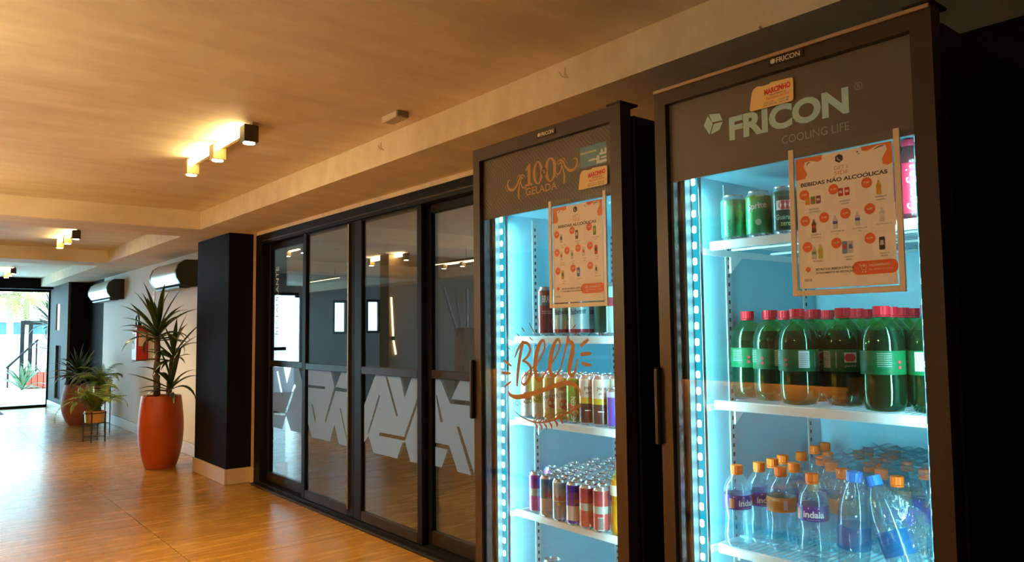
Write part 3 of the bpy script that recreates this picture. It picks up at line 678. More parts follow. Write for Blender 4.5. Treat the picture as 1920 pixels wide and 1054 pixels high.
e = empty('handrail', (0,24.5,-.01), label='sloping metal handrail outside the entrance', cat='handrail')
a, b = atY(12,690,24.5), atY(72,636,24.5)
mk('rail', MB().tube([(a.x,0,a.z),(b.x,0,b.z)], .03, 6), M_ALU, e)
for t in (.05,.95): q = a.lerp(b,t); mk('post', MB().tube([(q.x,0,0),(q.x,0,q.z)], .025, 6), M_ALU, e)

# ================================================================== DRINKS COOLERS
XF, YL_, YR_ = 1.58, 2.15, 1.313
CW, CH = .712, 2.03
def flat(c, rough=.5): return mat('print_%02x%02x%02x' % tuple(int(v*255) for v in c), c, rough)
M_LED = emat('led_bead', (.80,1.0,1.0), 9, False); M_LEDB = emat('led_halo_glow', (.01,.50,.70), .8, False)  # cyan emission of the strip backing stands in for the halo of the beads
M_ACR = glass('acrylic', (.97,.97,.95), .05); M_ACRE = mat('acrylic_edge', (.82,.70,.52), .3)
M_BRONZE = flat((.60,.27,.05), .35); M_SILVER = mat('silver_letter', (.70,.66,.60), .3, .3)
def led_light(root, x, y, rz, e_):
    d = bpy.data.lights.new('led_light', 'AREA'); d.shape = 'RECTANGLE'; d.size = .02; d.size_y = 1.36; d.energy = e_; d.color = (.40,.90,1.0)
    d.spread = math.radians(125); o = link('led_light', d, root, loc=(x,y,1.08)); o.rotation_euler = Euler((PI/2,0,rz))
led_me = MB().bbox(-.0062,.0062,-.0035,.0035,-.0095,.0095,.003).mesh('led', M_LED)
rack_holes = {}
def cooler(y0, label, shelves, header_m, leds, lip=True):  # lip: adds the painted highlight on the top edge
    r = empty('drinks_cooler', (XF,y0,0), -PI/2, label=label, cat='drinks cooler', group='glass-door drinks coolers')
    b = MB()
    b.bbox(0,.040,.058,.80,.09,2.005,.004).bbox(CW-.040,CW,.058,.80,.09,2.005,.004).box(.040,CW-.040,.058,.80,1.81,2.004).box(.040,CW-.040,.735,.80,.09,1.81).box(.040,CW-.040,.058,.735,.09,.29)
    mk('body', b, M_BODY, r)
    mk('gasket', MB().box(.012,.03,.0455,.0578,.12,1.99).box(CW-.03,CW-.012,.0455,.0578,.12,1.99).box(.03,CW-.03,.0455,.0578,1.96,1.99).box(.03,CW-.03,.0455,.0578,.12,.15), mat('gasket_grey', (.02,.02,.02), .7), r)
    for fx_ in (.05, CW-.05):
        for fy in (.1,.74): mk('foot', MB(Matrix.Translation((fx_,fy,0))).lathe([(.022,.0),(.022,.03),(.014,.034),(.014,.0895)], 12), M_BODY, r)
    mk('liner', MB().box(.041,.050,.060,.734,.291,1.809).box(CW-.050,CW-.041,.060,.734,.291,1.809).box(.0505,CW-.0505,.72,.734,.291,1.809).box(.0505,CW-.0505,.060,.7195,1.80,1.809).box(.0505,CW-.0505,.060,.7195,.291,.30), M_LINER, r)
    for x, dx in ((.0505,1),(CW-.0505,-1)):
        for y in (.243,.655):
            rs = mk('rack_strip', MB().box(min(x,x+dx*.004),max(x,x+dx*.004),y-.012,y+.012,.31,1.79), M_RACK, r)
            h = MB()
            for k in range(58): h.box(min(x+dx*.004,x+dx*.0046),max(x+dx*.004,x+dx*.0046),y-.0035,y+.0035,.325+k*.025,.325+k*.025+.011)
            hs = mk('slot_row', h, M_HOLE, rs); hs['kind'] = 'stuff'
    for z in shelves:
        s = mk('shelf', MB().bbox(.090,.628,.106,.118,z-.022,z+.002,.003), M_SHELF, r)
        g = MB()
        for k in range(30): x = .104+k*.0176; g.tube([(x,.118,z-.004),(x,.71,z-.004)], .0021, 5)
        for yy in (.25,.45,.70): g.tube([(.062,yy,z-.010),(.650,yy,z-.010)], .0035, 6)
        gr = mk('wire_grid', g, M_SHELF, s); gr['kind'] = 'stuff'
        for x in (.060,.652): mk('bracket', MB().box(x-.004,x+.004,.112,.68,z-.03,z-.012).add([(x-.003,.243,z-.03),(x-.003,.30,z-.03),(x-.003,.243,z-.075),(x+.003,.243,z-.03),(x+.003,.30,z-.03),(x+.003,.243,z-.075)], [(0,1,2),(3,5,4),(0,3,4,1),(1,4,5,2),(2,5,3,0)]), M_SHELF, s)
    # LED strips just inside the door
    for x, dx in ((.066,1),(CW-.066,-1)):
        st = mk('led_strip', MB().bbox(x-.009,x+.009,.078,.082,.34,1.80,.001), M_LEDB, r)
        mk('led_carrier', MB().box(x-.0115,x+.0115,.0825,.094,.33,1.798), M_SPACER, r)
        for k in range(33):
            z = 1.778-.0432*k
            if z < .36: break
            link('led', led_me, st, loc=(x,.0745,z))
    led_light(r, .066, .068, -.6, leds); led_light(r, CW-.066, .068, .6, leds*.75); led_light(r, .066, .098, -.15, leds*.6); led_light(r, CW-.066, .098, .15, leds*.5)
    # door
    F = .037
    def mitre(pts): 
        # pts: outer/inner polygon in x-z; front face y=0 with a raised bevel, depth .044
        return MB().poly(pts, y=.0, th=.044)
    x1, z0, z1 = CW, .10, CH
    dr = mk('door', mitre([(0,z0),(F,z0+F*2),(F,z1-F*1.22),(0,z1)]), M_FRAME, r)
    mk('frame_member', mitre([(x1,z0),(x1,z1),(x1-F-.005,z1-F*1.22),(x1-F-.005,z0+F*2)]), M_FRAME, dr)
    mk('frame_member', mitre([(0,z1),(F,z1-F*1.22),(x1-F-.005,z1-F*1.22),(x1,z1)]), M_FRAME, dr)
    mk('frame_member', mitre([(0,z0),(x1,z0),(x1-F-.005,z0+F*2),(F,z0+F*2)]), M_FRAME, dr)
    e1 = .0015
    if lip: mk('frame_highlight', MB().bbox(.001,x1-.001,-.006,.0,z1-.010,z1-.001,.0015), mat('frame_highlight_tone', (.42,.32,.24), .35, .4), dr)  # paler strip paints the reflection along the top of the frame
    gx0, gx1, gz0, gz1 = F+.0005, x1-F-.0055, z0+F*2+.001, z1-F*1.22-.001
    mk('pane', MB().box(gx0,gx1,.0100,.0135,gz0,gz1), M_PANE, dr)
    mk('pane', MB().box(gx0,gx1,.0270,.0300,gz0,gz1), M_PANE, dr)
    mk('spacer', MB().box(gx0+.001,gx0+.010,.0140,.0265,gz0,1.773).box(gx1-.005,gx1-.001,.0140,.0265,gz0,1.773), M_SPACER, dr)
    hp = MB(Matrix.Translation((gx0,.0165,1.774))).box(0,gx1-gx0,0,.006,0,gz1-1.774)
    hd = mk('header_panel', hp, header_m, dr)
    # pull handle, hinge plate, name plate
    mk('handle', MB().bbox(-.012,.004,-.016,.012,1.075,1.280,.004), mat('handle_black', (.006,.005,.005), .4), dr)
    mk('hinge_plate', MB().bbox(x1-.055,x1+.004,-.002,.075,z1+.0005,z1+.008,.002), M_BODY, r)
    mk('hinge_pin', MB(Matrix.Translation((x1-.03,.03,0))).lathe([(.010,z1+.0092),(.010,z1+.018)], 10), M_SPACER, r)
    mk('name_plate', MB().bbox(.352,.440,-.0032,-.0002,2.000,2.018,.001), mat('plate_dark', (.02,.015,.012), .3), dr)
    nm = MB(); text(nm, 'FRICON', .372, 2.0028, w=.060, h=.0122, y=-.0036, bold=.02)
    nm.poly([(.357,2.006),(.363,2.003),(.369,2.006),(.369,2.013),(.363,2.016),(.357,2.013)], y=-.0036)
    mk('name_plate_lettering', nm, M_SILVER, dr, label='small silver lettering FRICON')
    return r, dr
M_HGREY = mat('header_grey_print', (.12,.105,.095), .4)
CL, DL = cooler(YL_, 'drinks cooler with beer cans and gold Beer lettering on its glass', (1.36,1.077,.760,.44), header_pattern('header_maze_print'), 4.5, False)
CR, DR = cooler(YR_, 'nearest drinks cooler with soda bottles and water under a large pale logo', (1.613,1.189,.816,.45), M_HGREY, 4.0)

# ---- print on the right cooler's header
YT = .0160
M_ICE = mat('ice_blue_print', (.50,.86,.95), .4)
m = MB(); text(m, 'FRICON', .225, 1.849, w=.306, h=.060, y=YT, bold=.045)
mk('header_lettering', m, M_ICE, DR, label='pale blue lettering FRICON')
m = MB(); text(m, 'COOLING LIFE', .368, 1.812, w=.162, h=.019, y=YT); text(m, 'R', .5505, 1.899, h=.009, y=YT)
n = 20; m.poly([(.5535+.0085*math.cos(2*PI*k/n),1.9035+.0085*math.sin(2*PI*k/n)) for k in range(n)], [[(.5535+.0074*math.cos(2*PI*k/n),1.9035+.0074*math.sin(2*PI*k/n)) for k in range(n)]], y=YT)
mk('header_small_lettering', m, mat('soft_blue_print', (.30,.42,.45), .4), DR)
m = MB(); cx_, cz = .178, 1.904
P = lambda a, b: (cx_+a, cz+b)
m.poly([P(-.012,.027),P(.020,.022),P(.028,.003),P(-.003,.004)], y=YT); m.poly([P(-.016,.024),P(-.029,.001),P(-.012,-.026),P(-.001,-.0005)][::1], y=YT)
m.poly([P(-.008,-.026),P(.018,-.020),P(.029,-.001),P(.002,-.001)], y=YT)
mk('header_emblem', m, M_ICE, DR, label='pale blue cube emblem')
# ---- dealer stickers (without the drawn figure)
def sticker(dr, x, z, w_, h_, y):
    n = 8; pts = []
    def arc(cx, cz, r, a0, a1): 
        for k in range(n+1): a = math.radians(a0+(a1-a0)*k/n); pts.append((x+cx*w_+r*w_*math.cos(a)*1.0, z+cz*h_+r*w_*math.sin(a)))
    arc(.06,.10,.05,180,270); arc(.94,.10,.05,270,360); arc(.95,.86,.05,0,90); arc(.52,.90,.05,90,150); arc(.22,.66,.16,60,170)
    s = mk('dealer_sticker', MB().poly(pts, y=y), flat((.93,.68,.30)), dr)
    m = MB(); text(m, 'MARCINHO', x+.36*w_, z+.52*h_, w=.58*w_, h=.24*h_, y=y-.0002, bold=.05, rot=.06); text(m, 'Realizando Sonhos', x+.40*w_, z+.30*h_, w=.50*w_, h=.12*h_, y=y-.0002, rot=.04)
    mk('sticker_lettering', m, flat((.72,.03,.015)), s)
    m = MB(); text(m, 'EQUIPAMENTOS', x+.48*w_, z+.45*h_, w=.36*w_, h=.06*h_, y=y-.0002, bold=.03)
    text(m, '3221.34  -  3222.18', x+.34*w_, z+.17*h_, w=.55*w_, h=.065*h_, y=y-.0002); text(m, 'RECIFE-PE  3221.00', x+.34*w_, z+.07*h_, w=.55*w_, h=.065*h_, y=y-.0002)
    mk('sticker_lettering', m, flat((.18,.10,.05)), s)
sticker(DR, .288, 1.907, .118, .058, .0094)
sticker(DL, .527, 1.806, .122, .058, .0094)
# ---- print on the left cooler's header
m = MB()
def zero(cx, cz, w_, h_):
    n = 28; m.poly([(cx+w_/2*math.cos(2*PI*k/n), cz+h_/2*math.sin(2*PI*k/n)) for k in range(n)], [[(cx+w_*.24*math.cos(2*PI*k/n), cz+h_*.43*math.sin(2*PI*k/n)) for k in range(n)]], y=YT)
zb, zt = 1.858, 1.930
m.poly([(.272,zb),(.306,zb),(.306,zb+.006),(.297,zb+.008),(.297,zt),(.290,zt),(.272,zt-.014),(.272,zt-.020),(.282,zt-.018),(.282,zb+.008),(.272,zb+.006)], y=YT)
zero(.334,(zb+zt)/2,.050,.076); zero(.395,(zb+zt)/2,.056,.080)
text(m, 'GELADA', .272, 1.827, w=.152, h=.025, y=YT, bold=.012)
for gx in (.272,.300,.325,.350,.375,.400): m.poly([(gx,1.8265),(gx+.006,1.8265),(gx+.006,1.8285),(gx,1.8285)], y=YT-.00002)
def flo(s, ox, oz, pts, ws): m.stroke([(ox+s*a, oz+b) for a, b in pts], ws, y=YT)
for s, ox, oz in ((1,.436,1.885),(-1,.258,1.868)):
    flo(s, ox, oz, [(-.012,.020),(.0,.032),(.016,.026),(.030,.004),(.050,-.010),(.072,-.006),(.082,.012),(.074,.026),(.066,.022)], [.002,.005,.007,.008,.009,.009,.007,.004,.002])
    flo(s, ox, oz, [(-.004,.016),(.006,.024),(.012,.012),(.004,-.008),(-.010,-.012),(-.012,-.002)], [.002,.005,.006,.006,.005,.002])
    flo(s, ox, oz, [(.014,.012),(.020,-.006),(.023,-.024),(.022,-.042),(.018,-.044)], [.003,.006,.008,.007,.002])
    flo(s, ox, oz, [(.010,.036),(.024,.032),(.036,.014)], [.001,.003,.001]); flo(s, ox, oz, [(.080,-.014),(.090,-.002),(.092,.012)], [.001,.003,.001]); flo(s, ox, oz, [(-.020,-.008),(-.016,-.018),(-.008,-.022)], [.001,.003,.001])
mk('header_lettering', m, M_BRONZE, DL, label='bronze lettering 100% GELADA with scrolls')
m = MB().disc(.3645,1.893,.0125,y=YT-.0002,rz=.0145); hb = mk('percent_badge', m, flat((.035,.022,.018)), DL)
m = MB(); text(m, '%', .3645, 1.886, w=.015, h=.0135, y=YT-.0004, align='c', bold=.02); mk('percent_sign', m, M_BRONZE, DL)
# blue energy label above the sticker
bl = mk('energy_label', MB().poly([(.531,1.872),(.641,1.872),(.641,1.936),(.531,1.936)], y=YT-.0001), flat((.10,.30,.48)), DL)
m = MB(); m.poly([(.531,1.914),(.60,1.914),(.60,1.919),(.531,1.919)], y=YT-.0003); mk('label_stripe', m, flat((.62,.70,.36)), bl)
m = MB()
for q in ([(.566,1.888),(.60,1.888),(.60,1.893),(.585,1.895),(.566,1.893)],[(.60,1.876),(.641,1.876),(.641,1.884),(.612,1.884),(.612,1.900),(.60,1.900)],[(.612,1.900),(.641,1.900),(.641,1.918),(.634,1.918),(.634,1.906),(.626,1.906),(.626,1.916),(.618,1.916),(.618,1.906),(.612,1.906)],[(.618,1.8885),(.641,1.8885),(.641,1.893),(.618,1.893)]): m.poly(q, y=YT-.0003)
mk('label_mark', m, flat((.80,.86,.92)), bl)

# ---- the gold Beer drawing on the left cooler's glass
m = MB(); kb = 260/1054; YG = .0094
def BP(l):
    r = []
    for a, b in l: p = atX(920+a*kb, 560+b*kb, XF+YG); r.append((YL_-p.y, p.z))
    return r
sw = .000395*1.85      # metres per crop pixel across a stroke
def ST(l, ws): m.stroke(BP(l), [v*sw for v in ws] if isinstance(ws, list) else ws*sw, y=YG)
ST([(250,322),(226,420),(207,560),(201,668)], [14,20,19,10]); ST([(183,450),(208,385),(248,326)], [6,13,16])
ST([(246,332),(283,342),(300,385),(286,430),(255,465),(240,473)], [12,15,15,14,11,8]); ST([(240,473),(272,484),(300,515),(306,560),(290,612),(258,652),(236,640),(245,596),(298,543)], [8,12,15,16,15,13,9,7,6])
ST([(298,543),(345,500),(385,440),(411,370),(404,322),(384,326),(360,376),(342,460),(337,550),(352,612),(384,616),(420,556)], [6,7,9,11,12,15,24,27,24,18,13,8])
ST([(420,556),(460,500),(500,430),(526,360),(520,316),(498,320),(474,372),(456,450),(450,530),(466,580),(496,586),(528,538)], [7,7,9,11,12,15,23,26,23,17,12,8])
ST([(528,538),(556,440),(578,350),(590,284)], [7,9,13,15]); ST([(588,300),(600,328),(622,346),(624,395),(606,480),(597,550),(612,584),(640,556),(662,458)], [12,17,21,25,26,22,16,11,7])
ST([(683,362),(712,336),(744,311)], [14,17,10]); ST([(683,424),(720,420),(764,416)], [12,18,10]); ST([(692,486),(722,500),(764,506)], [8,17,9])
ST([(97,468),(125,488),(160,513)], [8,14,7]); ST([(84,562),(118,567),(153,568)], [8,14,8]); ST([(103,670),(128,652),(155,630)], [6,11,9])
ST([(134,702),(150,732),(190,748),(245,742),(330,718),(430,684),(520,652),(592,642),(650,664),(678,700),(682,738)], [5,16,21,22,22,21,20,22,16,9,4])
mk('beer_drawing', m, flat((.47,.21,.04), .35), DL, label='bronze hand-drawn lettering Beer')
for a, b in (((235,218),(260,254)),((291,184),(344,282)),((353,138),(369,198)),((198,266),(220,287)),((288,290),(322,321)),((136,374),(150,389)),((470,150),(464,200)),((512,232),(504,268)),((596,150),(552,250)),((646,198),(620,232)),((664,252),(636,278)),((566,170),(552,210))):
    m = MB(); ST([a, ((a[0]+b[0])/2,(a[1]+b[1])/2), b], [2,6,2]); mk('ray', m, flat((.30,.13,.03)), DL)
m = MB()
ST([(174,848),(240,902),(330,938),(420,938),(520,905),(660,826)], [3,6,7,7,7,3])
stem = [(330,938),(365,942),(400,942),(440,935),(480,922),(520,905),(560,884),(600,862),(636,842)]
for i, (a, b) in enumerate(stem):
    L_ = 92-5*i; f = i/8
    for s in (1,-1):
        dx, dy = (.55+.3*f)*L_*(.9 if s > 0 else .45), -s*L_*(.86 if s > 0 else .74)
        mid1, mid2 = (a+dx*.35-s*10, b+dy*.5), (a+dx*.75+8, b+dy*.5)
        ST([(a,b),mid1,(a+dx,b+dy)], [5,6,2]); ST([(a,b),mid2,(a+dx,b+dy)], [5,6 if i < 4 else 13,2])
mk('wheat_drawing', m, flat((.36,.15,.03)), DL, label='thin bronze wheat ear')
m = MB(); q = BP([(172,812),(585,738)]); an = math.atan2(q[1][1]-q[0][1], q[1][0]-q[0][0])
text(m, '· QUALIDADE PREMIUM ·', q[0][0], q[0][1]-.004, w=math.hypot(q[1][0]-q[0][0], q[1][1]-q[0][1]), h=.016, y=YG, rot=an); mk('slogan_lettering', m, flat((.10,.055,.03)), DL, label='dark curved lettering QUALIDADE PREMIUM')

# ---- menu signs in acrylic holders
M_PAPER = mat('poster_paper', (.92,.85,.77), .55, var=.035, vscale=9); OR = flat((.80,.14,.03)); OR2 = flat((.80,.20,.03)); INK = flat((.035,.025,.04)); PAPW = flat((.95,.89,.82))
def menu(y0, lx, z0, label, title, items, tw):
    r = empty('menu_sign', (XF-.0085,y0-lx,z0), -PI/2, label=label, cat='sign', group='acrylic drinks menus on the cooler doors')
    W_, H_ = .248, .336
    mk('holder_back', MB().poly([(0,0),(W_,0),(W_,H_),(W_*.62,H_),(W_*.56,H_-.010),(W_*.53,H_-.024),(W_*.44,H_-.024),(W_*.41,H_-.010),(W_*.35,H_),(0,H_)], y=.0052, th=.0022), M_ACR, r)
    for nme, bx in (('edge_strip',(0,.0125,0,H_)),('edge_strip',(W_-.0125,W_,0,H_)),('bottom_strip',(.0126,W_-.0126,0,.0125))):
        mk(nme, MB().bbox(bx[0],bx[1],.0008,.0051,bx[2],bx[3],.0008), M_ACRE, r)
    mk('foam_pad', MB().box(.02,W_-.02,.0076,.0083,.10,.2), M_ACRE, r)
    px0, pz0, pw, ph = .0165, .0160, .2145, .296
    pp = mk('poster', MB().box(px0,px0+pw,.0040,.0046,pz0,pz0+ph), M_PAPER, r)
    U = lambda u: px0+u*pw
    V = lambda v: pz0+(1-v)*ph
    y1, y2, y3 = .0037, .0034, .0031
    m = MB(); m.poly([(U(0),V(0)),(U(0),V(.165)),(U(.10),V(.16)),(U(.125),V(.13)),(U(.09),V(.07)),(U(.10),V(.035)),(U(.17),V(.03)),(U(.25),V(.048)),(U(.29),V(.035)),(U(.295),V(0))][::1], y=y1); mk('corner_splash', m, OR2, pp); m = MB()
    m.poly([(U(.70),V(0)),(U(.71),V(.028)),(U(.76),V(.038)),(U(.86),V(.010)),(U(.94),V(.015)),(U(.955),V(.05)),(U(.905),V(.11)),(U(.91),V(.15)),(U(.955),V(.165)),(U(1),V(.15)),(U(1),V(0))], y=y1)
    mk('corner_splash', m, OR2, pp)
    m = MB(); m.stroke([(U(.125),V(.062)),(U(.14),V(.045)),(U(.165),V(.040))], [.001,.0025,.001], y=y1); m.stroke([(U(.83),V(.035)),(U(.88),V(.022)),(U(.925),V(.020))], [.001,.0025,.001], y=y1); m.disc(U(.665),V(.03),.0018,y=y1,n=8); m.disc(U(.68),V(.045),.0013,y=y1,n=8)
    mk('ink_mark', m, INK, pp, kind='stuff'); m = MB()
    cx_, cz = U(.475), V(.052); R_ = .0098
    m.poly([(cx_+R_*math.sin(k*PI/3), cz+R_*math.cos(k*PI/3)) for k in range(6)], [[(cx_-.004,cz-.002),(cx_+.003,cz-.006),(cx_+.003,cz-.0045),(cx_-.0025,cz-.001),(cx_-.0025,cz+.003),(cx_-.004,cz+.003)][::-1]], y=y1)
    m.stroke([(cx_-.001,cz+.004),(cx_+.004,cz+.002),(cx_+.004,cz-.001)], .0012, y=y2) if False else None
    mk('hexagon_emblem', m, INK, pp); m = MB()
    plain = title.replace('Ó','O').replace('Ã','A'); text(m, plain, U(.5), V(.222), w=tw*pw, h=.0088, y=y1, align='c', bold=.03)
    tg = text_geo(plain, .03); sc_ = tw*pw/(tg[3]-tg[2])
    for ch, up_ in (('Ó',1),('Ã',0)):
        if ch in title:
            i_ = title.index(ch); g0 = text_geo(plain[:i_], .03); g1 = text_geo(plain[:i_+1], .03); xc = U(.5)-tw*pw/2+((g0[3]+g1[3])/2-tg[2])*sc_+.0006; zt_ = V(.222)+.0096
            if up_: m.poly([(xc-.001,zt_),(xc+.0003,zt_),(xc+.0022,zt_+.0022),(xc+.0004,zt_+.0022)], y=y1)
            else: m.stroke([(xc-.0026,zt_+.0004),(xc-.001,zt_+.0014),(xc+.0008,zt_+.0004),(xc+.0024,zt_+.0014)], .0009, y=y1)
    mk('title_lettering', m, INK, pp, label='dark title lettering '+title)
    m = MB(); text(m, 'SIDE', U(.42), V(.172), w=.15*pw, h=.0085, y=y1); mk('side_lettering', m, flat((.70,.25,.10)), pp)
    m = MB(); text(m, 'GET', U(.42), V(.135), w=.11*pw, h=.0085, y=y1); text(m, 'BY', U(.565), V(.132), w=.0075, y=y1, rot=PI/2); mk('side_lettering', m, flat((.45,.36,.28)), pp)
    for it in items:
        (cu_, cv), price, (pu, pv), prods, cap = it
        mk('card', MB().poly([(U(pu-.09),V(pv-.075)),(U(pu-.09),V(pv+.085)),(U(pu+.13),V(pv+.085)),(U(pu+.13),V(pv-.075))], y=.0038), PAPW, pp)
        bd = MB().disc(U(cu_),V(cv),.0116,y=y1,n=24); mk('price_badge', bd, OR, pp)
        m = MB(); text(m, price, U(cu_), V(cv)-.0022, w=.0125, h=.0048, y=y2, align='c', bold=.03); mk('price', m, flat((.85,.70,.55)), pp)
        for kind, du, c, c2 in prods:
            m = MB(); x = U(pu+du); z = V(pv); 
            if kind == 'can':
                m.poly([(x-.0048,z-.0085),(x+.0048,z-.0085),(x+.0055,z-.007),(x+.0055,z+.007),(x+.0045,z+.009),(x-.0045,z+.009),(x-.0055,z+.007),(x-.0055,z-.007)], y=y2); m.poly([(x-.0035,z-.002),(x+.0035,z-.002),(x+.0035,z+.003),(x-.0035,z+.003)], y=y3, mi=1)
            elif kind == 'tall':
                m.poly([(x-.0052,z-.013),(x+.0052,z-.013),(x+.006,z-.011),(x+.006,z+.011),(x+.005,z+.014),(x-.005,z+.014),(x-.006,z+.011),(x-.006,z-.011)], y=y2); m.poly([(x-.004,z-.003),(x+.004,z-.003),(x+.003,z+.007),(x-.003,z+.007)], y=y3, mi=1)
            else:
                m.poly([(x-.0045,z-.015),(x+.0045,z-.015),(x+.0055,z-.012),(x+.0045,z-.003),(x+.0055,z+.004),(x+.002,z+.011),(x+.002,z+.015),(x-.002,z+.015),(x-.002,z+.011),(x-.0055,z+.004),(x-.0045,z-.003),(x-.0055,z-.012)], y=y2); m.poly([(x-.005,z-.004),(x+.005,z-.004),(x+.005,z+.002),(x-.005,z+.002)], y=y3, mi=1)
            mk('product_picture', m, [flat(c), flat(c2)], pp)
        m = MB()
        for i, t in enumerate(cap): text(m, t, U(pu+.02), V(pv+.066+.020*i)-.002, w=min(.0022*len(t)*.88,.046), h=.0034, y=y2, align='c')
        mk('caption', m, INK, pp)
    m = MB(); n = 10; xa, xb, zc_, rr = U(.635), U(.955), V(.872), .0145
    m.poly([(xa+rr*math.cos(a), zc_+rr*math.sin(a)) for a in [PI/2+PI*k/n for k in range(n+1)]]+[(xb+rr*.9*math.cos(a), zc_+rr*math.sin(a)) for a in [-PI/2+PI*k/n for k in range(n+1)]], y=y1)
    pill = mk('payment_badge', m, OR, pp)
    m = MB(); text(m, 'PAGAMENTO:', U(.735), V(.865), w=.044, h=.0048, y=y2, bold=.03); text(m, 'Pix, débito e crédito', U(.735), V(.893), w=.050, h=.0042, y=y2)
    m.stroke([(U(.635),V(.845)),(U(.65),V(.85)),(U(.665),V(.885)),(U(.705),V(.885)),(U(.715),V(.855)),(U(.655),V(.855))], .001, y=y2, sub=1); m.disc(U(.672),V(.9),.0017,y=y2,n=8); m.disc(U(.700),V(.9),.0017,y=y2,n=8); text(m, '$', U(.685), V(.868), h=.0075, y=y2, align='c', bold=.02)
    mk('payment_lettering', m, flat((.88,.72,.58)), pp)
    m = MB(); text(m, 'RETIRE SUA BEBIDA E EFETUE', U(.185), V(.868), w=.40*pw, h=.0048, y=y1, bold=.02); text(m, 'O PAGAMENTO NA RECEPÇÃO', U(.185), V(.897), w=.40*pw, h=.0058, y=y1, bold=.02); text(m, 'SIDE', U(.055), V(.945), w=.085*pw, h=.005, y=y1)
    mk('note_lettering', m, INK, pp)
    m = MB(); cx_, cz = U(.10), V(.855); m.poly([(cx_+.006*math.sin(k*PI/3), cz+.006*math.cos(k*PI/3)) for k in range(6)], y=y1); mk('small_emblem', m, OR, pp)
    return r
red, wht, org, grn, prp, brn, blu, ylw, blk, gry = (.55,.03,.02), (.75,.72,.68), (.75,.30,.02), (.12,.28,.06), (.25,.04,.12), (.10,.03,.02), (.06,.10,.45), (.62,.38,.02), (.02,.02,.02), (.60,.60,.60)
menu(YR_, .396, 1.452, 'acrylic menu sign titled BEBIDAS NÃO ALCOÓLICAS on the nearest cooler', 'BEBIDAS NÃO ALCOÓLICAS', [
 ((.085,.285),'5,50',(.17,.335),(('can',-.05,org,ylw),('can',.01,grn,red),('can',.07,prp,wht)),('REFRIGERANTE','LATA DIVERSOS')),
 ((.405,.275),'6,50',(.50,.305),(('can',-.02,red,wht),('can',.045,red,wht)),('REFRIGERANTE','COCA-COLA')),
 ((.745,.265),'7,80',(.86,.31),(('bottle',.0,ylw,org),),('REFRIGERANTE','GUARANÁ 1L')),
 ((.085,.485),'5,00',(.18,.53),(('bottle',.0,brn,red),),('REFRIGERANTE','COCA-COLA 1L')),
 ((.295,.475),'2,00',(.41,.52),(('bottle',.0,gry,blu),),('ÁGUA MINERAL SEM','GÁS')),
 ((.520,.465),'4,00',(.64,.515),(('bottle',.0,gry,blu),),('ÁGUA MINERAL COM','GÁS')),
 ((.765,.455),'6,00',(.88,.505),(('bottle',.0,gry,wht),),('ÁGUA MINERAL 1,5L',)),
 ((.10,.685),'6,50',(.19,.73),(('bottle',-.02,gry,grn),('bottle',.05,(.40,.50,.05),ylw)),('H2O LIMONETO',)),
 ((.415,.675),'10,99',(.52,.715),(('tall',-.02,(.15,.30,.60),red),('tall',.04,gry,blu)),('ENERGÉTICO','REDBULL')),
 ((.755,.665),'15,99',(.87,.71),(('tall',.0,blk,gry),),('ENERGÉTICO','MONSTER'))], .90)
menu(YL_, .408, 1.450, 'acrylic menu sign titled BEBIDAS ALCOÓLICAS on the beer cooler', 'BEBIDAS ALCOÓLICAS', [
 ((.085,.285),'7,00',(.18,.335),(('tall',0,gry,blk),),('CERVEJA PILSEN','LATA')),
 ((.405,.265),'10,00',(.50,.315),(('tall',0,brn,wht),),('CERVEJA PRETA','LATA')),
 ((.745,.255),'9,00',(.85,.30),(('tall',.0,grn,ylw),),('CERVEJA PREMIUM','LATA')),
 ((.085,.475),'8,00',(.18,.52),(('tall',.0,wht,red),),('CERVEJA PURO','MALTE LATA')),
 ((.295,.465),'5,50',(.40,.515),(('tall',.0,gry,grn),),('CERVEJA','LATA')),
 ((.520,.455),'7,00',(.63,.50),(('tall',.0,wht,red),),('CERVEJA','LATA')),
 ((.755,.445),'6,00',(.87,.495),(('tall',.0,red,blk),),('CERVEJA','LATA')),
 ((.10,.67),'6,50',(.20,.715),(('tall',.0,ylw,blk),),('CERVEJA','LATA')),
 ((.415,.655),'8,00',(.52,.70),(('tall',0,blu,gry),),('CERVEJA LATA',)),
 ((.755,.645),'10,00',(.87,.69),(('tall',.0,wht,brn),),('CERVEJA LATA',))], .76)

# ================================================================== DRINKS
ORD = ['first','second','third','fourth','fifth','sixth','seventh','eighth','ninth','tenth']
def FW(y0, lx, ly, z): return Vector((XF+ly, y0-lx, z))
def facing(p): return math.atan2(-p.y, -p.x)
M_TIN = mat('tin_lid', (.62,.66,.68), .25, .9); M_RIM = mat('tin_rim', (.55,.60,.62), .3, .9)
def can_mesh(r, h, bands, spots=()):
    """bands: list of (z fraction where it starts, material index); index 0 is bare tin"""
    k = r/.033; zs = [.006*k]; 
    body0, body1 = .012*k, h-.017*k
    prof = [(r*.72,0),(r*.78,.002),(r*.985,.010*k),(r,body0)]; mi = [0,0,1]
    ends = [body0+(body1-body0)*b[0] for b in bands]+[body1]
    mi[2] = bands[0][1]
    for i, b in enumerate(bands): prof.append((r,ends[i+1])); mi.append(b[1])
    prof += [(r*.97,body1+.004*k),(r*.80,h-.003),(r*.82,h),(r*.76,h),(r*.74,h-.005)]; mi += [bands[-1][1],0,0,0,0]
    return MB().lathe(prof, 22, mi), body0, body1
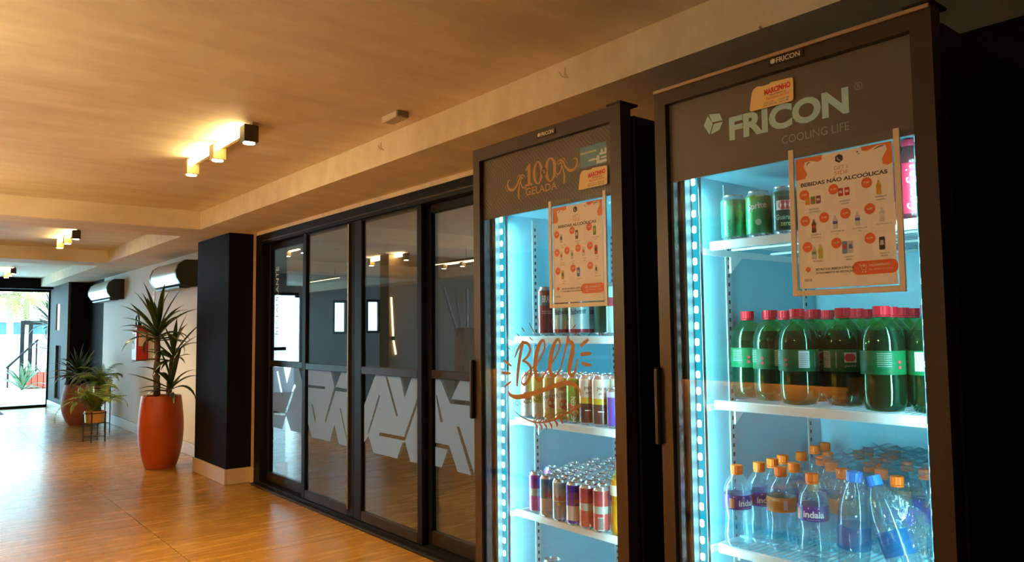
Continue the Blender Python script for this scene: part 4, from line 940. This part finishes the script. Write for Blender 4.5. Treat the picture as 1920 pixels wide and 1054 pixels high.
def can(loc, kind, label, group, proto={}):
    """each kind is modelled once with its print, then copied"""
    spec = CANS[kind]; p = Vector(loc)
    if kind in proto:
        o = copy_tree(proto[kind], loc=p, rot=(0,0,facing(p)), label=label); o['group'] = group; return o
    mb, b0, b1 = can_mesh(spec['r'], spec['h'], spec['bands'])
    mats = [M_TIN]+[mat('can_%s_%d' % (kind,i), c, .28, .35) for i, c in enumerate(spec['colors'])]
    o = mk('drink_can', mb, mats, smooth=40, label=label, cat='can', group=group, loc=p, rot=(0,0,facing(p)))
    mk('pull_tab', MB().box(-.010,.006,-.005,.005,spec['h']-.0048,spec['h']-.0035), M_RIM, o)
    for t in spec.get('text', ()):
        m = MB(); s, zf, w_, h_, c, a, rot = t; r_ = spec['r']+.0005
        if s == '@disc': 
            n = 18; pts = [(h_*math.cos(2*PI*k/n)*w_, h_*math.sin(2*PI*k/n)) for k in range(n)]
            m.add([(r_*math.cos(a+u/r_), r_*math.sin(a+u/r_), zf*spec['h']+v) for u, v in pts]+[(r_*math.cos(a), r_*math.sin(a), zf*spec['h'])], [(k,(k+1)%n,n) for k in range(n)])
        elif s == '@bar': m.add([(r_*math.cos(a+u/r_), r_*math.sin(a+u/r_), zf*spec['h']+v) for u in (-w_/2,-w_/4,0,w_/4,w_/2) for v in (-h_/2,h_/2)], [(2*i,2*i+2,2*i+3,2*i+1) for i in range(4)])
        else: text(m, s, 0, zf*spec['h'], w=w_, h=h_, align='c', bold=.02, wrap=r_+.0004, a0=a, rot=rot)
        mk('print', m, mat('canprint_%.2f_%.2f_%.2f' % c, c, .35), o)
    proto[kind] = o; return o
W3, R3, K3 = (.80,.84,.84), (.60,.03,.05), (.02,.02,.03)
CANS = {
 'greenA': dict(r=.033,h=.122,bands=[(0,1),(.86,2)],colors=[(.05,.42,.22),(.10,.30,.18)],text=[('guaraná',.18,.066,.016,(.03,.16,.09),-.1,PI/2),('@disc',.55,1,.012,(.16,.55,.22),.5,0)]),
 'sprite': dict(r=.033,h=.122,bands=[(0,1),(.9,2)],colors=[(.03,.42,.16),(.12,.38,.10)],text=[('Sprite',.56,.050,.022,W3,-.1,.12),('@disc',.32,1,.008,(.45,.75,.62),-.05,0),('ORIGINAL',.86,.022,.005,W3,.1,0)]),
 'zero': dict(r=.033,h=.122,bands=[(0,1),(.9,2)],colors=[(.012,.06,.05),(.02,.14,.11)],text=[('@bar',.60,.046,.024,W3,0,0),('@disc',.60,1,.0115,R3,-.16,0),('@disc',.60,1,.0115,(.70,.05,.06),.17,0),('Guaraná',.30,.050,.013,(.30,.62,.45),0,0),('zero',.17,.026,.009,(.50,.70,.20),0,0)]),
 'brahma': dict(r=.033,h=.168,bands=[(0,1),(.66,2),(.9,1)],colors=[(.24,.05,.06),(.10,.20,.22)],text=[('BRAHMA',.68,.058,.024,W3,.3,0),('@bar',.50,.05,.003,(.55,.40,.30),.2,0),('@bar',.46,.05,.003,(.55,.40,.30),.2,0)]),
 'bud': dict(r=.035,h=.168,bands=[(0,1),(.07,2),(.66,1),(.70,3)],colors=[(.35,.04,.06),(.42,.60,.62),(.06,.22,.26)],text=[('Budweiser',.42,.056,.020,(.05,.10,.14),0,.08),('KING OF BEERS',.76,.05,.008,W3,0,0)]),
 'heinTall': dict(r=.033,h=.168,bands=[(0,1),(.9,2)],colors=[(.02,.16,.12),(.30,.42,.38)],text=[('HEINEKEN',.70,.056,.018,W3,.1,0)]),
 'redlab': dict(r=.030,h=.165,bands=[(0,1),(.58,2),(.78,1)],colors=[(.40,.66,.66),(.45,.05,.08)],text=[('M',.60,.014,.02,W3,0,0)]),
 'white': dict(r=.0285,h=.156,bands=[(0,1),(.4,2),(.6,1)],colors=[(.62,.66,.64),(.55,.20,.24)],text=[]),
 'lemon': dict(r=.0285,h=.156,bands=[(0,2),(.35,1)],colors=[(.50,.46,.10),(.55,.60,.50)],text=[('LIMÃO',.55,.034,.012,(.25,.30,.05),0,0)]),
 'amstel': dict(r=.0285,h=.156,bands=[(0,1),(.25,2),(.75,1)],colors=[(.52,.44,.14),(.62,.58,.42)],text=[('@disc',.38,1,.017,(.55,.05,.05),.15,0),('AMSTEL',.66,.038,.012,(.30,.05,.04),.1,0)]),
 'hein': dict(r=.0285,h=.156,bands=[(0,1),(.12,2)],colors=[(.10,.30,.08),(.20,.40,.05)],text=[('HEINEKEN',.30,.080,.018,(.60,.66,.50),.1,PI/2),('@disc',.35,1,.011,(.60,.06,.05),-.6,0)]),
 'malt': dict(r=.0285,h=.158,bands=[(0,1),(.44,3),(.58,2)],colors=[(.07,.035,.04),(.68,.62,.52),(.60,.42,.04)],text=[('puna',.70,.030,.012,(.15,.06,.05),.1,0),('pura',.62,.018,.007,(.15,.06,.05),.1,0),('@bar',.30,.02,.003,W3,0,0)]),
 'violet': dict(r=.0265,h=.122,bands=[(0,1),(.86,2)],colors=[(.10,.06,.34),(.45,.50,.70)],text=[('@bar',.55,.02,.05,(.16,.10,.45),.3,0)]),
 'enPurple': dict(r=.0265,h=.136,bands=[(0,1),(.42,2),(.64,1)],colors=[(.34,.07,.36),(.30,.52,.50)],text=[]),
 'enBlue': dict(r=.0265,h=.136,bands=[(0,1),(.10,2),(.46,3)],colors=[(.30,.42,.60),(.52,.62,.66),(.10,.26,.55)],text=[('RedBull',.50,.034,.014,(.45,.06,.07),.2,0)]),
 'enSilver': dict(r=.0265,h=.136,bands=[(0,1),(.48,2)],colors=[(.20,.34,.52),(.50,.60,.64)],text=[('RedBull',.50,.036,.015,(.40,.05,.06),-.15,0),('@disc',.42,1,.006,(.62,.45,.08),-.2,0)]),
 'enNavy': dict(r=.0265,h=.136,bands=[(0,2),(.06,1),(.46,2)],colors=[(.55,.62,.66),(.07,.03,.36)],text=[('@bar',.56,.016,.012,(.40,.08,.12),.35,0)]),
 'enRed': dict(r=.0265,h=.136,bands=[(0,1),(.42,2),(.62,1)],colors=[(.52,.075,.075),(.48,.52,.48)],text=[]),
 'enRedCode': dict(r=.0265,h=.136,bands=[(0,1),(.42,2),(.62,1)],colors=[(.52,.075,.075),(.48,.52,.48)],text=[('@bar',.20,.020,.040,(.55,.55,.50),-.1,0)]+[('@bar',.20+.0001,.0016,.034,(.12,.05,.05),-.1+(i-4)*.085,0) for i in range(9)]),
}
# right cooler, top shelf
z = 1.6155
for lx, k, lab in ((.135,'greenA','mint green soda can at the left end of the top shelf'),(.212,'sprite','green soda can with white script in the middle of the top shelf'),(.288,'zero','near-black soda can with red berries on the top shelf')):
    can(FW(YR_,lx,.156,z), k, lab, 'soda cans on the top shelf of the nearest cooler')
for lx, ly, k in ((.165,.215,'greenA'),(.240,.222,'sprite'),(.312,.220,'zero'),(.175,.287,'greenA'),(.250,.294,'sprite')):
    can(FW(YR_,lx,ly,z), k, {'greenA':'mint green soda can standing behind the front row on the top shelf','sprite':'bright green soda can standing behind the front row on the top shelf','zero':'dark green soda can standing behind the front row on the top shelf'}[k]+(', rearmost' if ly > .28 else ''), 'soda cans behind the front row')
M_COLA = mat('cola_label', (.55,.02,.06), .35); M_COLAL = mat('cola_dark', (.09,.015,.02), .2)
def cola(loc, label):
    p = Vector(loc); e = empty('cola_bottle', p, facing(p), label=label, cat='bottle', group='cola bottles on the top shelf')
    mk('bottle', MB().lathe([(.026,0),(.031,.006),(.032,.05),(.030,.06),(.030,.122),(.032,.130),(.028,.142),(.014,.160),(.013,.170)], 20), M_COLAL, e, smooth=50)
    l = mk('label_sleeve', MB().lathe([(.0318,.012),(.0326,.014),(.0326,.122),(.0318,.124)], 20, cap=False), M_COLA, e, smooth=50)
    m = MB(); text(m, 'Coca-Cola', 0, .018, w=.095, h=.030, align='c', wrap=.0332, a0=.05, rot=PI/2) if False else text(m, 'Coca-Cola', .014, .02, w=.100, h=.024, wrap=.0332, a0=.05, rot=PI/2); mk('lettering', m, flat(W3), l)
    mk('cap', MB().lathe([(.0145,.165),(.015,.166),(.015,.179),(.013,.180)], 16), M_COLA, e, smooth=40)
cola(FW(YR_,.596,.150,z), 'cola bottle with a red sleeve at the right end of the top shelf'); cola(FW(YR_,.556,.235,z), 'second cola bottle behind the menu sign on the top shelf')
# guaraná bottles
M_GPET = glass('green_pet', (.10,.78,.42), .05, .04, body=.05, bodyc=(.02,.60,.28)); M_GLIQ = mat('dark_soda', (.012,.010,.008), .08)
M_GLAB = mat('green_label', (.002,.115,.036), .45, spec=.25); M_CAPR = mat('red_cap', (.62,.006,.016), .5, spec=.3)
def ribbed(r, z0, h, n=36):
    v = []; 
    for zz in (z0, z0+h): v += [((r+(.0006 if k%2 else 0))*math.cos(2*PI*k/n), (r+(.0006 if k%2 else 0))*math.sin(2*PI*k/n), zz) for k in range(n)]
    return MB().add(v, [(k,(k+1)%n,n+(k+1)%n,n+k) for k in range(n)]+[tuple(range(n,2*n))])
gp = None
def soda(loc, label, rz, front):
    global gp
    p = Vector(loc)
    if gp is None:
        o = mk('soda_bottle', MB().lathe([(.026,.001),(.039,.004),(.0455,.020),(.047,.045),(.046,.085),(.0465,.115),(.047,.150),(.0455,.166),(.0405,.184),(.030,.200),(.019,.210),(.0142,.216),(.0142,.222)], 28), M_GPET, smooth=60, cat='bottle')
        mk('soda', MB().lathe([(.024,.0025),(.037,.0055),(.0438,.021),(.0455,.045),(.0445,.085),(.045,.115),(.0455,.150),(.044,.165),(.0385,.182)], 24), M_GLIQ, o, smooth=60)
        l = mk('label_band', MB().lathe([(.0468,.084),(.0475,.085),(.0475,.136),(.0468,.137)], 28, cap=False), M_GLAB, o, smooth=60)
        c = mk('cap', ribbed(.0170,.217,.020), M_CAPR, o); mk('cap_ring', MB().lathe([(.0166,.2115),(.0170,.212),(.0170,.2155),(.0166,.216)], 20), M_CAPR, o)
        m = MB(); r_ = .0480
        def patch(a, w_, z0, z1, mm): mm.add([(r_*math.cos(a+u/r_), r_*math.sin(a+u/r_), zz) for u in (0,w_/3,2*w_/3,w_) for zz in (z0,z1)], [(2*i,2*i+2,2*i+3,2*i+1) for i in range(3)])
        patch(-.10,.026,.093,.134,m); patch(2.0,.016,.106,.134,m)
        nt_ = mk('nutrition_table', m, mat('label_white', (.60,.68,.66), .5), l)
        m = MB(); 
        for i in range(8): r_ = .0482; patch(-.07,.022,.096+i*.0045,.0975+i*.0045,m)
        mk('table_lines', m, mat('label_grey', (.22,.28,.27), .5), l)
        r_ = .0482; m = MB(); patch(1.15,.028,.106,.130,m); mk('logo_ground', m, mat('label_white', (.60,.68,.66), .5), l)
        m = MB(); r_ = .0485
        for a in (1.33,1.50): n = 14; m.add([(r_*math.cos(a+.0085*math.cos(2*PI*k/n)/r_), r_*math.sin(a+.0085*math.cos(2*PI*k/n)/r_), .118+.0095*math.sin(2*PI*k/n)) for k in range(n)], [tuple(range(n))])
        for zz in (.100,.112): m.add([(r_*math.cos(-.75+.004*math.cos(2*PI*k/10)/r_), r_*math.sin(-.75+.004*math.cos(2*PI*k/10)/r_), zz+.004*math.sin(2*PI*k/10)) for k in range(10)], [tuple(range(10))])
        mk('berry_print', m, mat('berry_red', (.60,.04,.05), .4), l)
        m = MB(); text(m, 'guaraná', .0, .094, w=.026, h=.008, wrap=.0483, a0=1.16); text(m, 'GUARANÁ ANTARCTICA 1L', .0, .093, w=.040, h=.004, wrap=.0483, a0=.80, rot=PI/2)
        for i in range(7): text(m, 'ingredientes agua gaseificada', 0, .101+.0047*i, w=.030, h=.003, wrap=.0483, a0=-1.75)
        text(m, 'ambev', .0, .092, w=.018, h=.006, wrap=.0483, a0=2.0)
        mk('lettering', m, mat('label_white', (.60,.68,.66), .5), l)
        gp = o
    else: o = copy_tree(gp)
    o.location = p; o.rotation_euler.z = facing(p)+rz; o['label'] = label; o['group'] = 'green soda bottles with red caps'; return o
z = 1.1912
gs = [(.207,.202,.25,'second from the led strip'),(.312,.152,.1,'front row with a white nutrition table facing out'),(.402,.204,-1.15,'with the red berry emblem facing out'),(.521,.147,1.5,'front row with dense label text facing out'),(.6125,.178,-.65,'at the right end of the front'),
      (.108,.247,.75,'leftmost of the shelf')]
for lx, ly, rz, t in gs: soda(FW(YR_,lx,ly,z), 'green soda bottle with red cap, '+t, rz, True)
for i_, (lx, ly) in enumerate(((.190,.302),(.295,.262),(.388,.302),(.495,.250),(.598,.280),(.102,.362),(.270,.380),(.366,.402),(.477,.352),(.578,.385),(.175,.445),(.27,.48),(.46,.455))):
    soda(FW(YR_,lx,ly,z), 'green soda bottle with red cap, '+('second row, '+ORD[i_] if i_ < 5 else 'third row, '+ORD[i_-5] if i_ < 10 else 'back row, '+ORD[i_-10])+' from the left', random.uniform(0,6), False)
# water bottles
M_PET = glass('clear_pet', (.90,.96,.97), .06, .06, body=.09, bodyc=(.75,.92,.95)); M_WAT = glass('water', (.78,.92,.96), .03, .02, body=.15, bodyc=(.45,.80,.92))
M_CAPO = mat('orange_cap', (.95,.145,.004), .5, spec=.3); M_WLAB = mat('violet_label', (.05,.03,.30), .35); M_OLAB = mat('orange_label', (.70,.24,.04), .35)
wp = {}
def water(loc, label, kind, rz=0, group='small water bottles with orange caps'):
    p = Vector(loc)
    if kind not in wp:
        o = mk('water_bottle', MB().lathe([(.021,.004),(.029,.001),(.0345,.012),(.0358,.035),(.0325,.062),(.0312,.075),(.0345,.094),(.0352,.100),(.0352,.134),(.0346,.145),(.0312,.160),(.0205,.177),(.0125,.185),(.0125,.190)], 24), M_PET, smooth=60, cat='bottle')
        mk('water', MB().lathe([(.019,.006),(.028,.004),(.033,.014),(.0343,.035),(.031,.062),(.0298,.075),(.033,.094),(.0338,.100),(.0338,.134),(.033,.147),(.030,.158)], 20), M_WAT, o, smooth=60)
        l = mk('label_band', MB().lathe([(.0353,.099),(.0359,.100),(.0359,.134),(.0353,.135)], 24, cap=False), M_OLAB if kind == 'orange' else M_WLAB, o, smooth=60)
        mk('cap', ribbed(.0148,.189,.0185,30), M_CAPO, o); mk('cap_ring', MB().lathe([(.0146,.1835),(.0149,.184),(.0149,.1875),(.0146,.188)], 18), M_CAPO, o)
        m = MB()
        def patch(a, w_, z0, z1, r_): m.add([(r_*math.cos(a+u/r_), r_*math.sin(a+u/r_), zz) for u in (0,w_/4,w_/2,3*w_/4,w_) for zz in (z0,z1)], [(2*i,2*i+2,2*i+3,2*i+1) for i in range(4)])
        if kind == 'orange':
            patch(.35,.010,.106,.128,.0363); mk('code_panel', m, flat((.60,.55,.50)), l)
            m = MB()
            for i in range(6): text(m, 'agua mineral natural', 0, .104+.0045*i, w=.022, h=.003, wrap=.0364, a0=-.65)
            mk('lettering', m, flat((.25,.06,.04)), l)
            m = MB(); patch(-.45,.020,.127,.131,.0363); mk('stripe', m, flat((.70,.45,.30)), l)
        else:
            patch(-1.6,.10,.129,.132,.0363); mk('stripe', m, flat((.62,.48,.42)), l)
            m = MB(); patch(-1.25,.014,.102,.127,.0363); mk('side_print', m, flat((.65,.25,.12)), l)
            m = MB(); text(m, 'indaia', 0, .108, w=.050, h=.016, align='c', bold=.03, wrap=.0365, a0=.12); text(m, 'ÁGUA MINERAL NATURAL', 0, .1025, w=.03, h=.0026, align='c', wrap=.0365, a0=.1); mk('lettering', m, flat((.82,.84,.88)), l)
        wp[kind] = o
    else: o = copy_tree(wp[kind])
    o.location = p; o.rotation_euler.z = facing(p)+rz; o['label'] = label; o['group'] = group; return o
z = .8182
wl = [(.140,.128,'violet',.65,'small water bottle with orange cap nearest the led strip'),(.158,.204,'violet',.35,'small water bottle with orange cap second behind the led strip'),(.232,.184,'orange',-.2,'small water bottle with the orange label facing out'),(.332,.160,'violet',-.1,'small water bottle with the whole indaia label facing out'),
      (.150,.280,'violet',-1.2,'small water bottle with orange cap third along the left side'),(.224,.262,'violet',1.0,'small water bottle just behind the orange label')]
for lx, ly, k, rz, t in wl: water(FW(YR_,lx,ly,z), t, k, rz)
used = [(a[0],a[1]) for a in wl]+[(.43,.17),(.50,.17)]
rows_ = {}
cand = [(.279,.278),(.349,.275),(.349,.342),(.283,.345),(.22,.411),(.138,.352),(.145,.436),(.285,.418),(.353,.411),(.42,.41),(.48,.34),(.483,.275),(.546,.275),(.61,.275),(.55,.345),(.615,.345),(.49,.415),(.56,.42),(.13,.505),(.195,.490),(.261,.495),(.335,.485),(.41,.50),(.48,.49),(.55,.495),(.615,.49),(.11,.575),(.177,.565),(.244,.575),(.323,.575),(.39,.575),(.46,.58),(.53,.57),(.60,.57),(.10,.655),(.168,.65),(.235,.65),(.312,.65),(.38,.65),(.45,.65),(.52,.65),(.59,.65),(.416,.340)]
for lx, ly in sorted(cand, key=lambda c: (int((c[1]-.24)/.072), c[0])):
    if all(math.hypot(lx-a, ly-b) > .0725 for a, b in used):
        used.append((lx,ly)); rw = min(7, int((ly-.24)/.072)+2); rows_[rw] = rows_.get(rw, 0)+1; water(FW(YR_,lx,ly,z), 'small water bottle under the film, '+ORD[rw]+' row, '+ORD[min(9,rows_[rw]-1)]+' from the left', random.choice(['violet','violet','orange']), random.uniform(0,6), 'water bottles packed under the film')
M_BCAP = mat('blue_cap', (.02,.22,.75), .4); M_BLAB = glass('blue_label_film', (.45,.72,.95), .05, .2, body=.55, bodyc=(.06,.36,.75))
def blue_bottle(loc, tilt, label):
    p = Vector(loc); e = empty('water_bottle', p, facing(p), label=label, cat='bottle', group='blue-capped water bottles in film'); e.rotation_euler = Euler((tilt[0], tilt[1], -PI/2))
    mk('bottle', MB().lathe([(.022,.003),(.030,.001),(.0345,.012),(.036,.04),(.0345,.065),(.036,.085),(.036,.130),(.0345,.148),(.027,.180),(.0165,.202),(.014,.206)], 26), M_PET, e, smooth=60)
    mk('water', MB().lathe([(.02,.005),(.0325,.014),(.034,.04),(.0325,.065),(.034,.085),(.034,.130),(.032,.148),(.026,.172)], 22), M_WAT, e, smooth=60)
    l = mk('label_band', MB().lathe([(.0362,.05),(.0368,.052),(.0368,.102),(.0362,.104)], 26, cap=False), M_BLAB, e, smooth=60)
    m = MB()
    for i in range(7): text(m, 'água mineral natural sem gás', 0, .060+.005*i, w=.034, h=.0032, wrap=.0372, a0=-2.2)
    mk('lettering', m, flat((.03,.10,.35)), l)
    mk('cap', ribbed(.0170,.2035,.022,30), M_BCAP, e)
blue_bottle(FW(YR_,.425,.165,z), (.0,.05,0), 'blue-capped water bottle standing in clear film at the front'); blue_bottle(FW(YR_,.560,.150,z+.012), (-.10,-.40,0), 'blue-capped water bottle leaning in clear film at the front right')
# clinging film over the pack
M_FILM2 = glass('loose_film', (.95,.98,.985), .07, .14, body=.17, bodyc=(.55,.88,.96), fmax=.6, bump=.45, bscale=26)
M_FILM = glass('cling_film', (.97,.985,.985), .06, .16, body=.11, bodyc=(.70,.92,.96), fmax=.7, bump=.9, bscale=34)
def film_sheet(x0, x1, y0, y1, fn, label, n=34, k=30):
    from mathutils import noise
    v = []; f = []
    for i in range(n+1):
        for j in range(k+1):
            lx, ly = x0+(x1-x0)*i/n, y0+(y1-y0)*j/k; zz, dy = fn(lx, ly, i/n, j/k)
            w_ = noise.noise(Vector((lx*26,ly*26,1)))*.006+noise.noise(Vector((lx*70,ly*70,5)))*.003
            v.append(tuple(FW(YR_, lx+w_*.6, ly+dy+w_, zz+w_*1.2)))
    for i in range(n):
        for j in range(k): a = i*(k+1)+j; f.append((a,a+1,a+k+2,a+k+1))
    return mk('plastic_film', MB().add(v, f), M_FILM, smooth=60, label=label, cat='plastic film', group='clear films over the water bottles')
def f1(lx, ly, u, v):
    s = max(0, 1-v*5); zz = 1.032+.010*math.sin(lx*95)*math.sin(ly*95)
    return zz-.16*s*s*(.4+.6*u), 0
film_sheet(.25,.645,.245,.69, f1, 'clear shrink film stretched over the packed water bottles at the back')
def f2(lx, ly, u, v):
    top = 1.045-.030*abs(u-.25)-.16*max(0,u-.45)
    return (z+.004)+(top-z)*v, 0.0
def f2s():
    from mathutils import noise
    v = []; f = []; n, k = 40, 26
    for i in range(n+1):
        u = i/n; lx = .372+u*.225
        for j in range(k+1):
            t = j/k; top = 1.047-.045*abs(u-.22)-.10*max(0,u-.5); zz = z+.006+(top-z-.006)*t
            w_ = noise.noise(Vector((u*9+t*3,t*2.5,3)))*.014+noise.noise(Vector((u*26+t*8,t*5,7)))*.007
            ly = .118+.035*t*t+w_+.02*abs(math.sin(u*9))
            v.append(tuple(FW(YR_, lx+w_*.5, ly, zz+w_*.5)))
    for i in range(n):
        for j in range(k): a = i*(k+1)+j; f.append((a,a+1,a+k+2,a+k+1))
    return mk('plastic_film', MB().add(v, f), M_FILM2, smooth=60, label='loose clear film hanging around the blue-capped water bottles', cat='plastic film', group='clear films over the water bottles')
f2s()

# left cooler, first shelf
z = 1.3625; G1 = 'tall beer cans on the top shelf of the beer cooler'
for lx, ly, k, t in ((.222,.150,'brahma','tall dark red beer can at the left of the beer cooler top shelf'),(.300,.150,'bud','tall pale blue beer can with red rim, left of two alike'),(.376,.150,'bud','tall pale blue beer can with red rim, right of two alike'),(.452,.190,'heinTall','tall dark green beer can behind the pale blue ones'),(.540,.150,'redlab','tall pale can with a dark red label at the right end')):
    can(FW(YL_,lx,ly,z), k, t, G1)
for lx, ly, k in ((.262,.222,'brahma'),(.340,.225,'bud'),(.52,.235,'heinTall'),(.40,.262,'heinTall'),(.30,.292,'brahma')): can(FW(YL_,lx,ly,z), k, {'brahma':'tall dark red beer can, back rows,','bud':'tall pale blue beer can, back rows,','heinTall':'tall dark green beer can, back rows,'}[k]+' about '+('left' if lx < .31 else 'centre' if lx < .42 else 'right')+(' and rear' if ly > .25 else ''), G1)
# second shelf
z = 1.0795; G2 = 'slim cans on the middle shelf of the beer cooler'
row = [(.130,'white','slim white can with a pink band nearest the led strip'),(.1885,'lemon','slim pale yellow can left of the amber ones'),(.247,'amstel','slim cream can with a red disc, left of two alike'),(.3055,'amstel','slim cream can with a red disc, right of two alike'),(.3635,'hein','slim green can with vertical lettering'),(.422,'malt','slim can dark below and cream above, left of two alike'),(.480,'malt','slim can dark below and cream above, right of two alike'),(.540,'violet','short violet can at the right end of the middle shelf')]
for lx, k, t in row: can(FW(YL_,lx,.140,z), k, t, G2)
for r_ in range(1,3):
    for lx, k, t in row[:7]: can(FW(YL_,lx+.012*r_,.140+.060*r_,z), k, 'slim '+{'white':'white','lemon':'pale yellow','amstel':'cream','hein':'green','malt':'dark and cream'}[k]+' can, '+ORD[r_]+' row, '+ORD[row.index((lx,k,t))]+' from the left', 'slim cans in the back rows of the middle shelf')
# energy drinks
z = .7625; G3 = 'energy drink cans on the lower shelf of the beer cooler'
for lx, ly, k, t in ((.168,.138,'enPurple','purple energy drink can at the left end of the front row'),(.240,.124,'enBlue','blue and silver energy drink can second in the front row'),(.311,.117,'enSilver','silver and blue energy drink can third in the front row'),(.376,.117,'enNavy','dark blue over silver energy drink can in the front row'),(.435,.118,'enRed','plain red energy drink can in the front row'),(.494,.119,'enRedCode','red energy drink can with a bar code in the front row')): can(FW(YL_,lx,ly,z), k, t, G3)
kinds = ['enPurple','enBlue','enSilver','enNavy','enRed','enRed','enSilver']
nm_ = {'enPurple':'purple','enBlue':'blue and silver','enSilver':'silver and blue','enNavy':'dark blue','enRed':'red'}
for r_ in range(7):
    for c in range(7):
        lx = .150+.0575*c-(.028 if r_%2 else 0)+.012; ly = .182+.0555*r_
        if lx > .57 or (r_ < 2 and lx > .48) or (r_ == 0 and (c == 0)): continue
        can(FW(YL_,lx,ly,z), kinds[c], nm_[kinds[c]]+' energy drink can, '+ORD[r_+1]+' row, '+ORD[c]+' from the left', 'energy drink cans in the back rows')
# yellow bottle
p = FW(YL_,.558,.140,z); e = empty('juice_bottle', p, facing(p), label='yellow juice bottle with orange cap at the right end of the lower shelf', cat='bottle')
mk('bottle', MB().lathe([(.022,.002),(.029,.001),(.033,.010),(.034,.06),(.031,.105),(.033,.118),(.033,.150),(.029,.168),(.018,.190),(.0135,.196)], 24), glass('yellow_pet', (.95,.80,.35), .06, .05, body=.25, bodyc=(.75,.48,.06)), e, smooth=60)
mk('juice', MB().lathe([(.020,.004),(.031,.012),(.032,.06),(.029,.105),(.031,.118),(.031,.148),(.027,.166)], 20), mat('juice', (.62,.36,.025), .2), e, smooth=60)
mk('label_band', MB().lathe([(.0332,.118),(.0338,.119),(.0338,.148),(.0332,.149)], 24, cap=False), mat('juice_label', (.62,.58,.40), .4), e, smooth=60)
mk('cap', ribbed(.0155,.196,.020,30), mat('coral_cap', (.75,.20,.10), .4), e)
# bottom shelf cans just at the frame edge
z = .4425
for i in range(5): can(FW(YL_,.22+.075*i,.16,z), 'redlab' if i%2 else 'bud', ('tall pale blue' if i%2 == 0 else 'tall red-labelled')+' can on the lowest shelf, '+ORD[i]+' from the left', 'cans on the lowest shelf of the beer cooler')
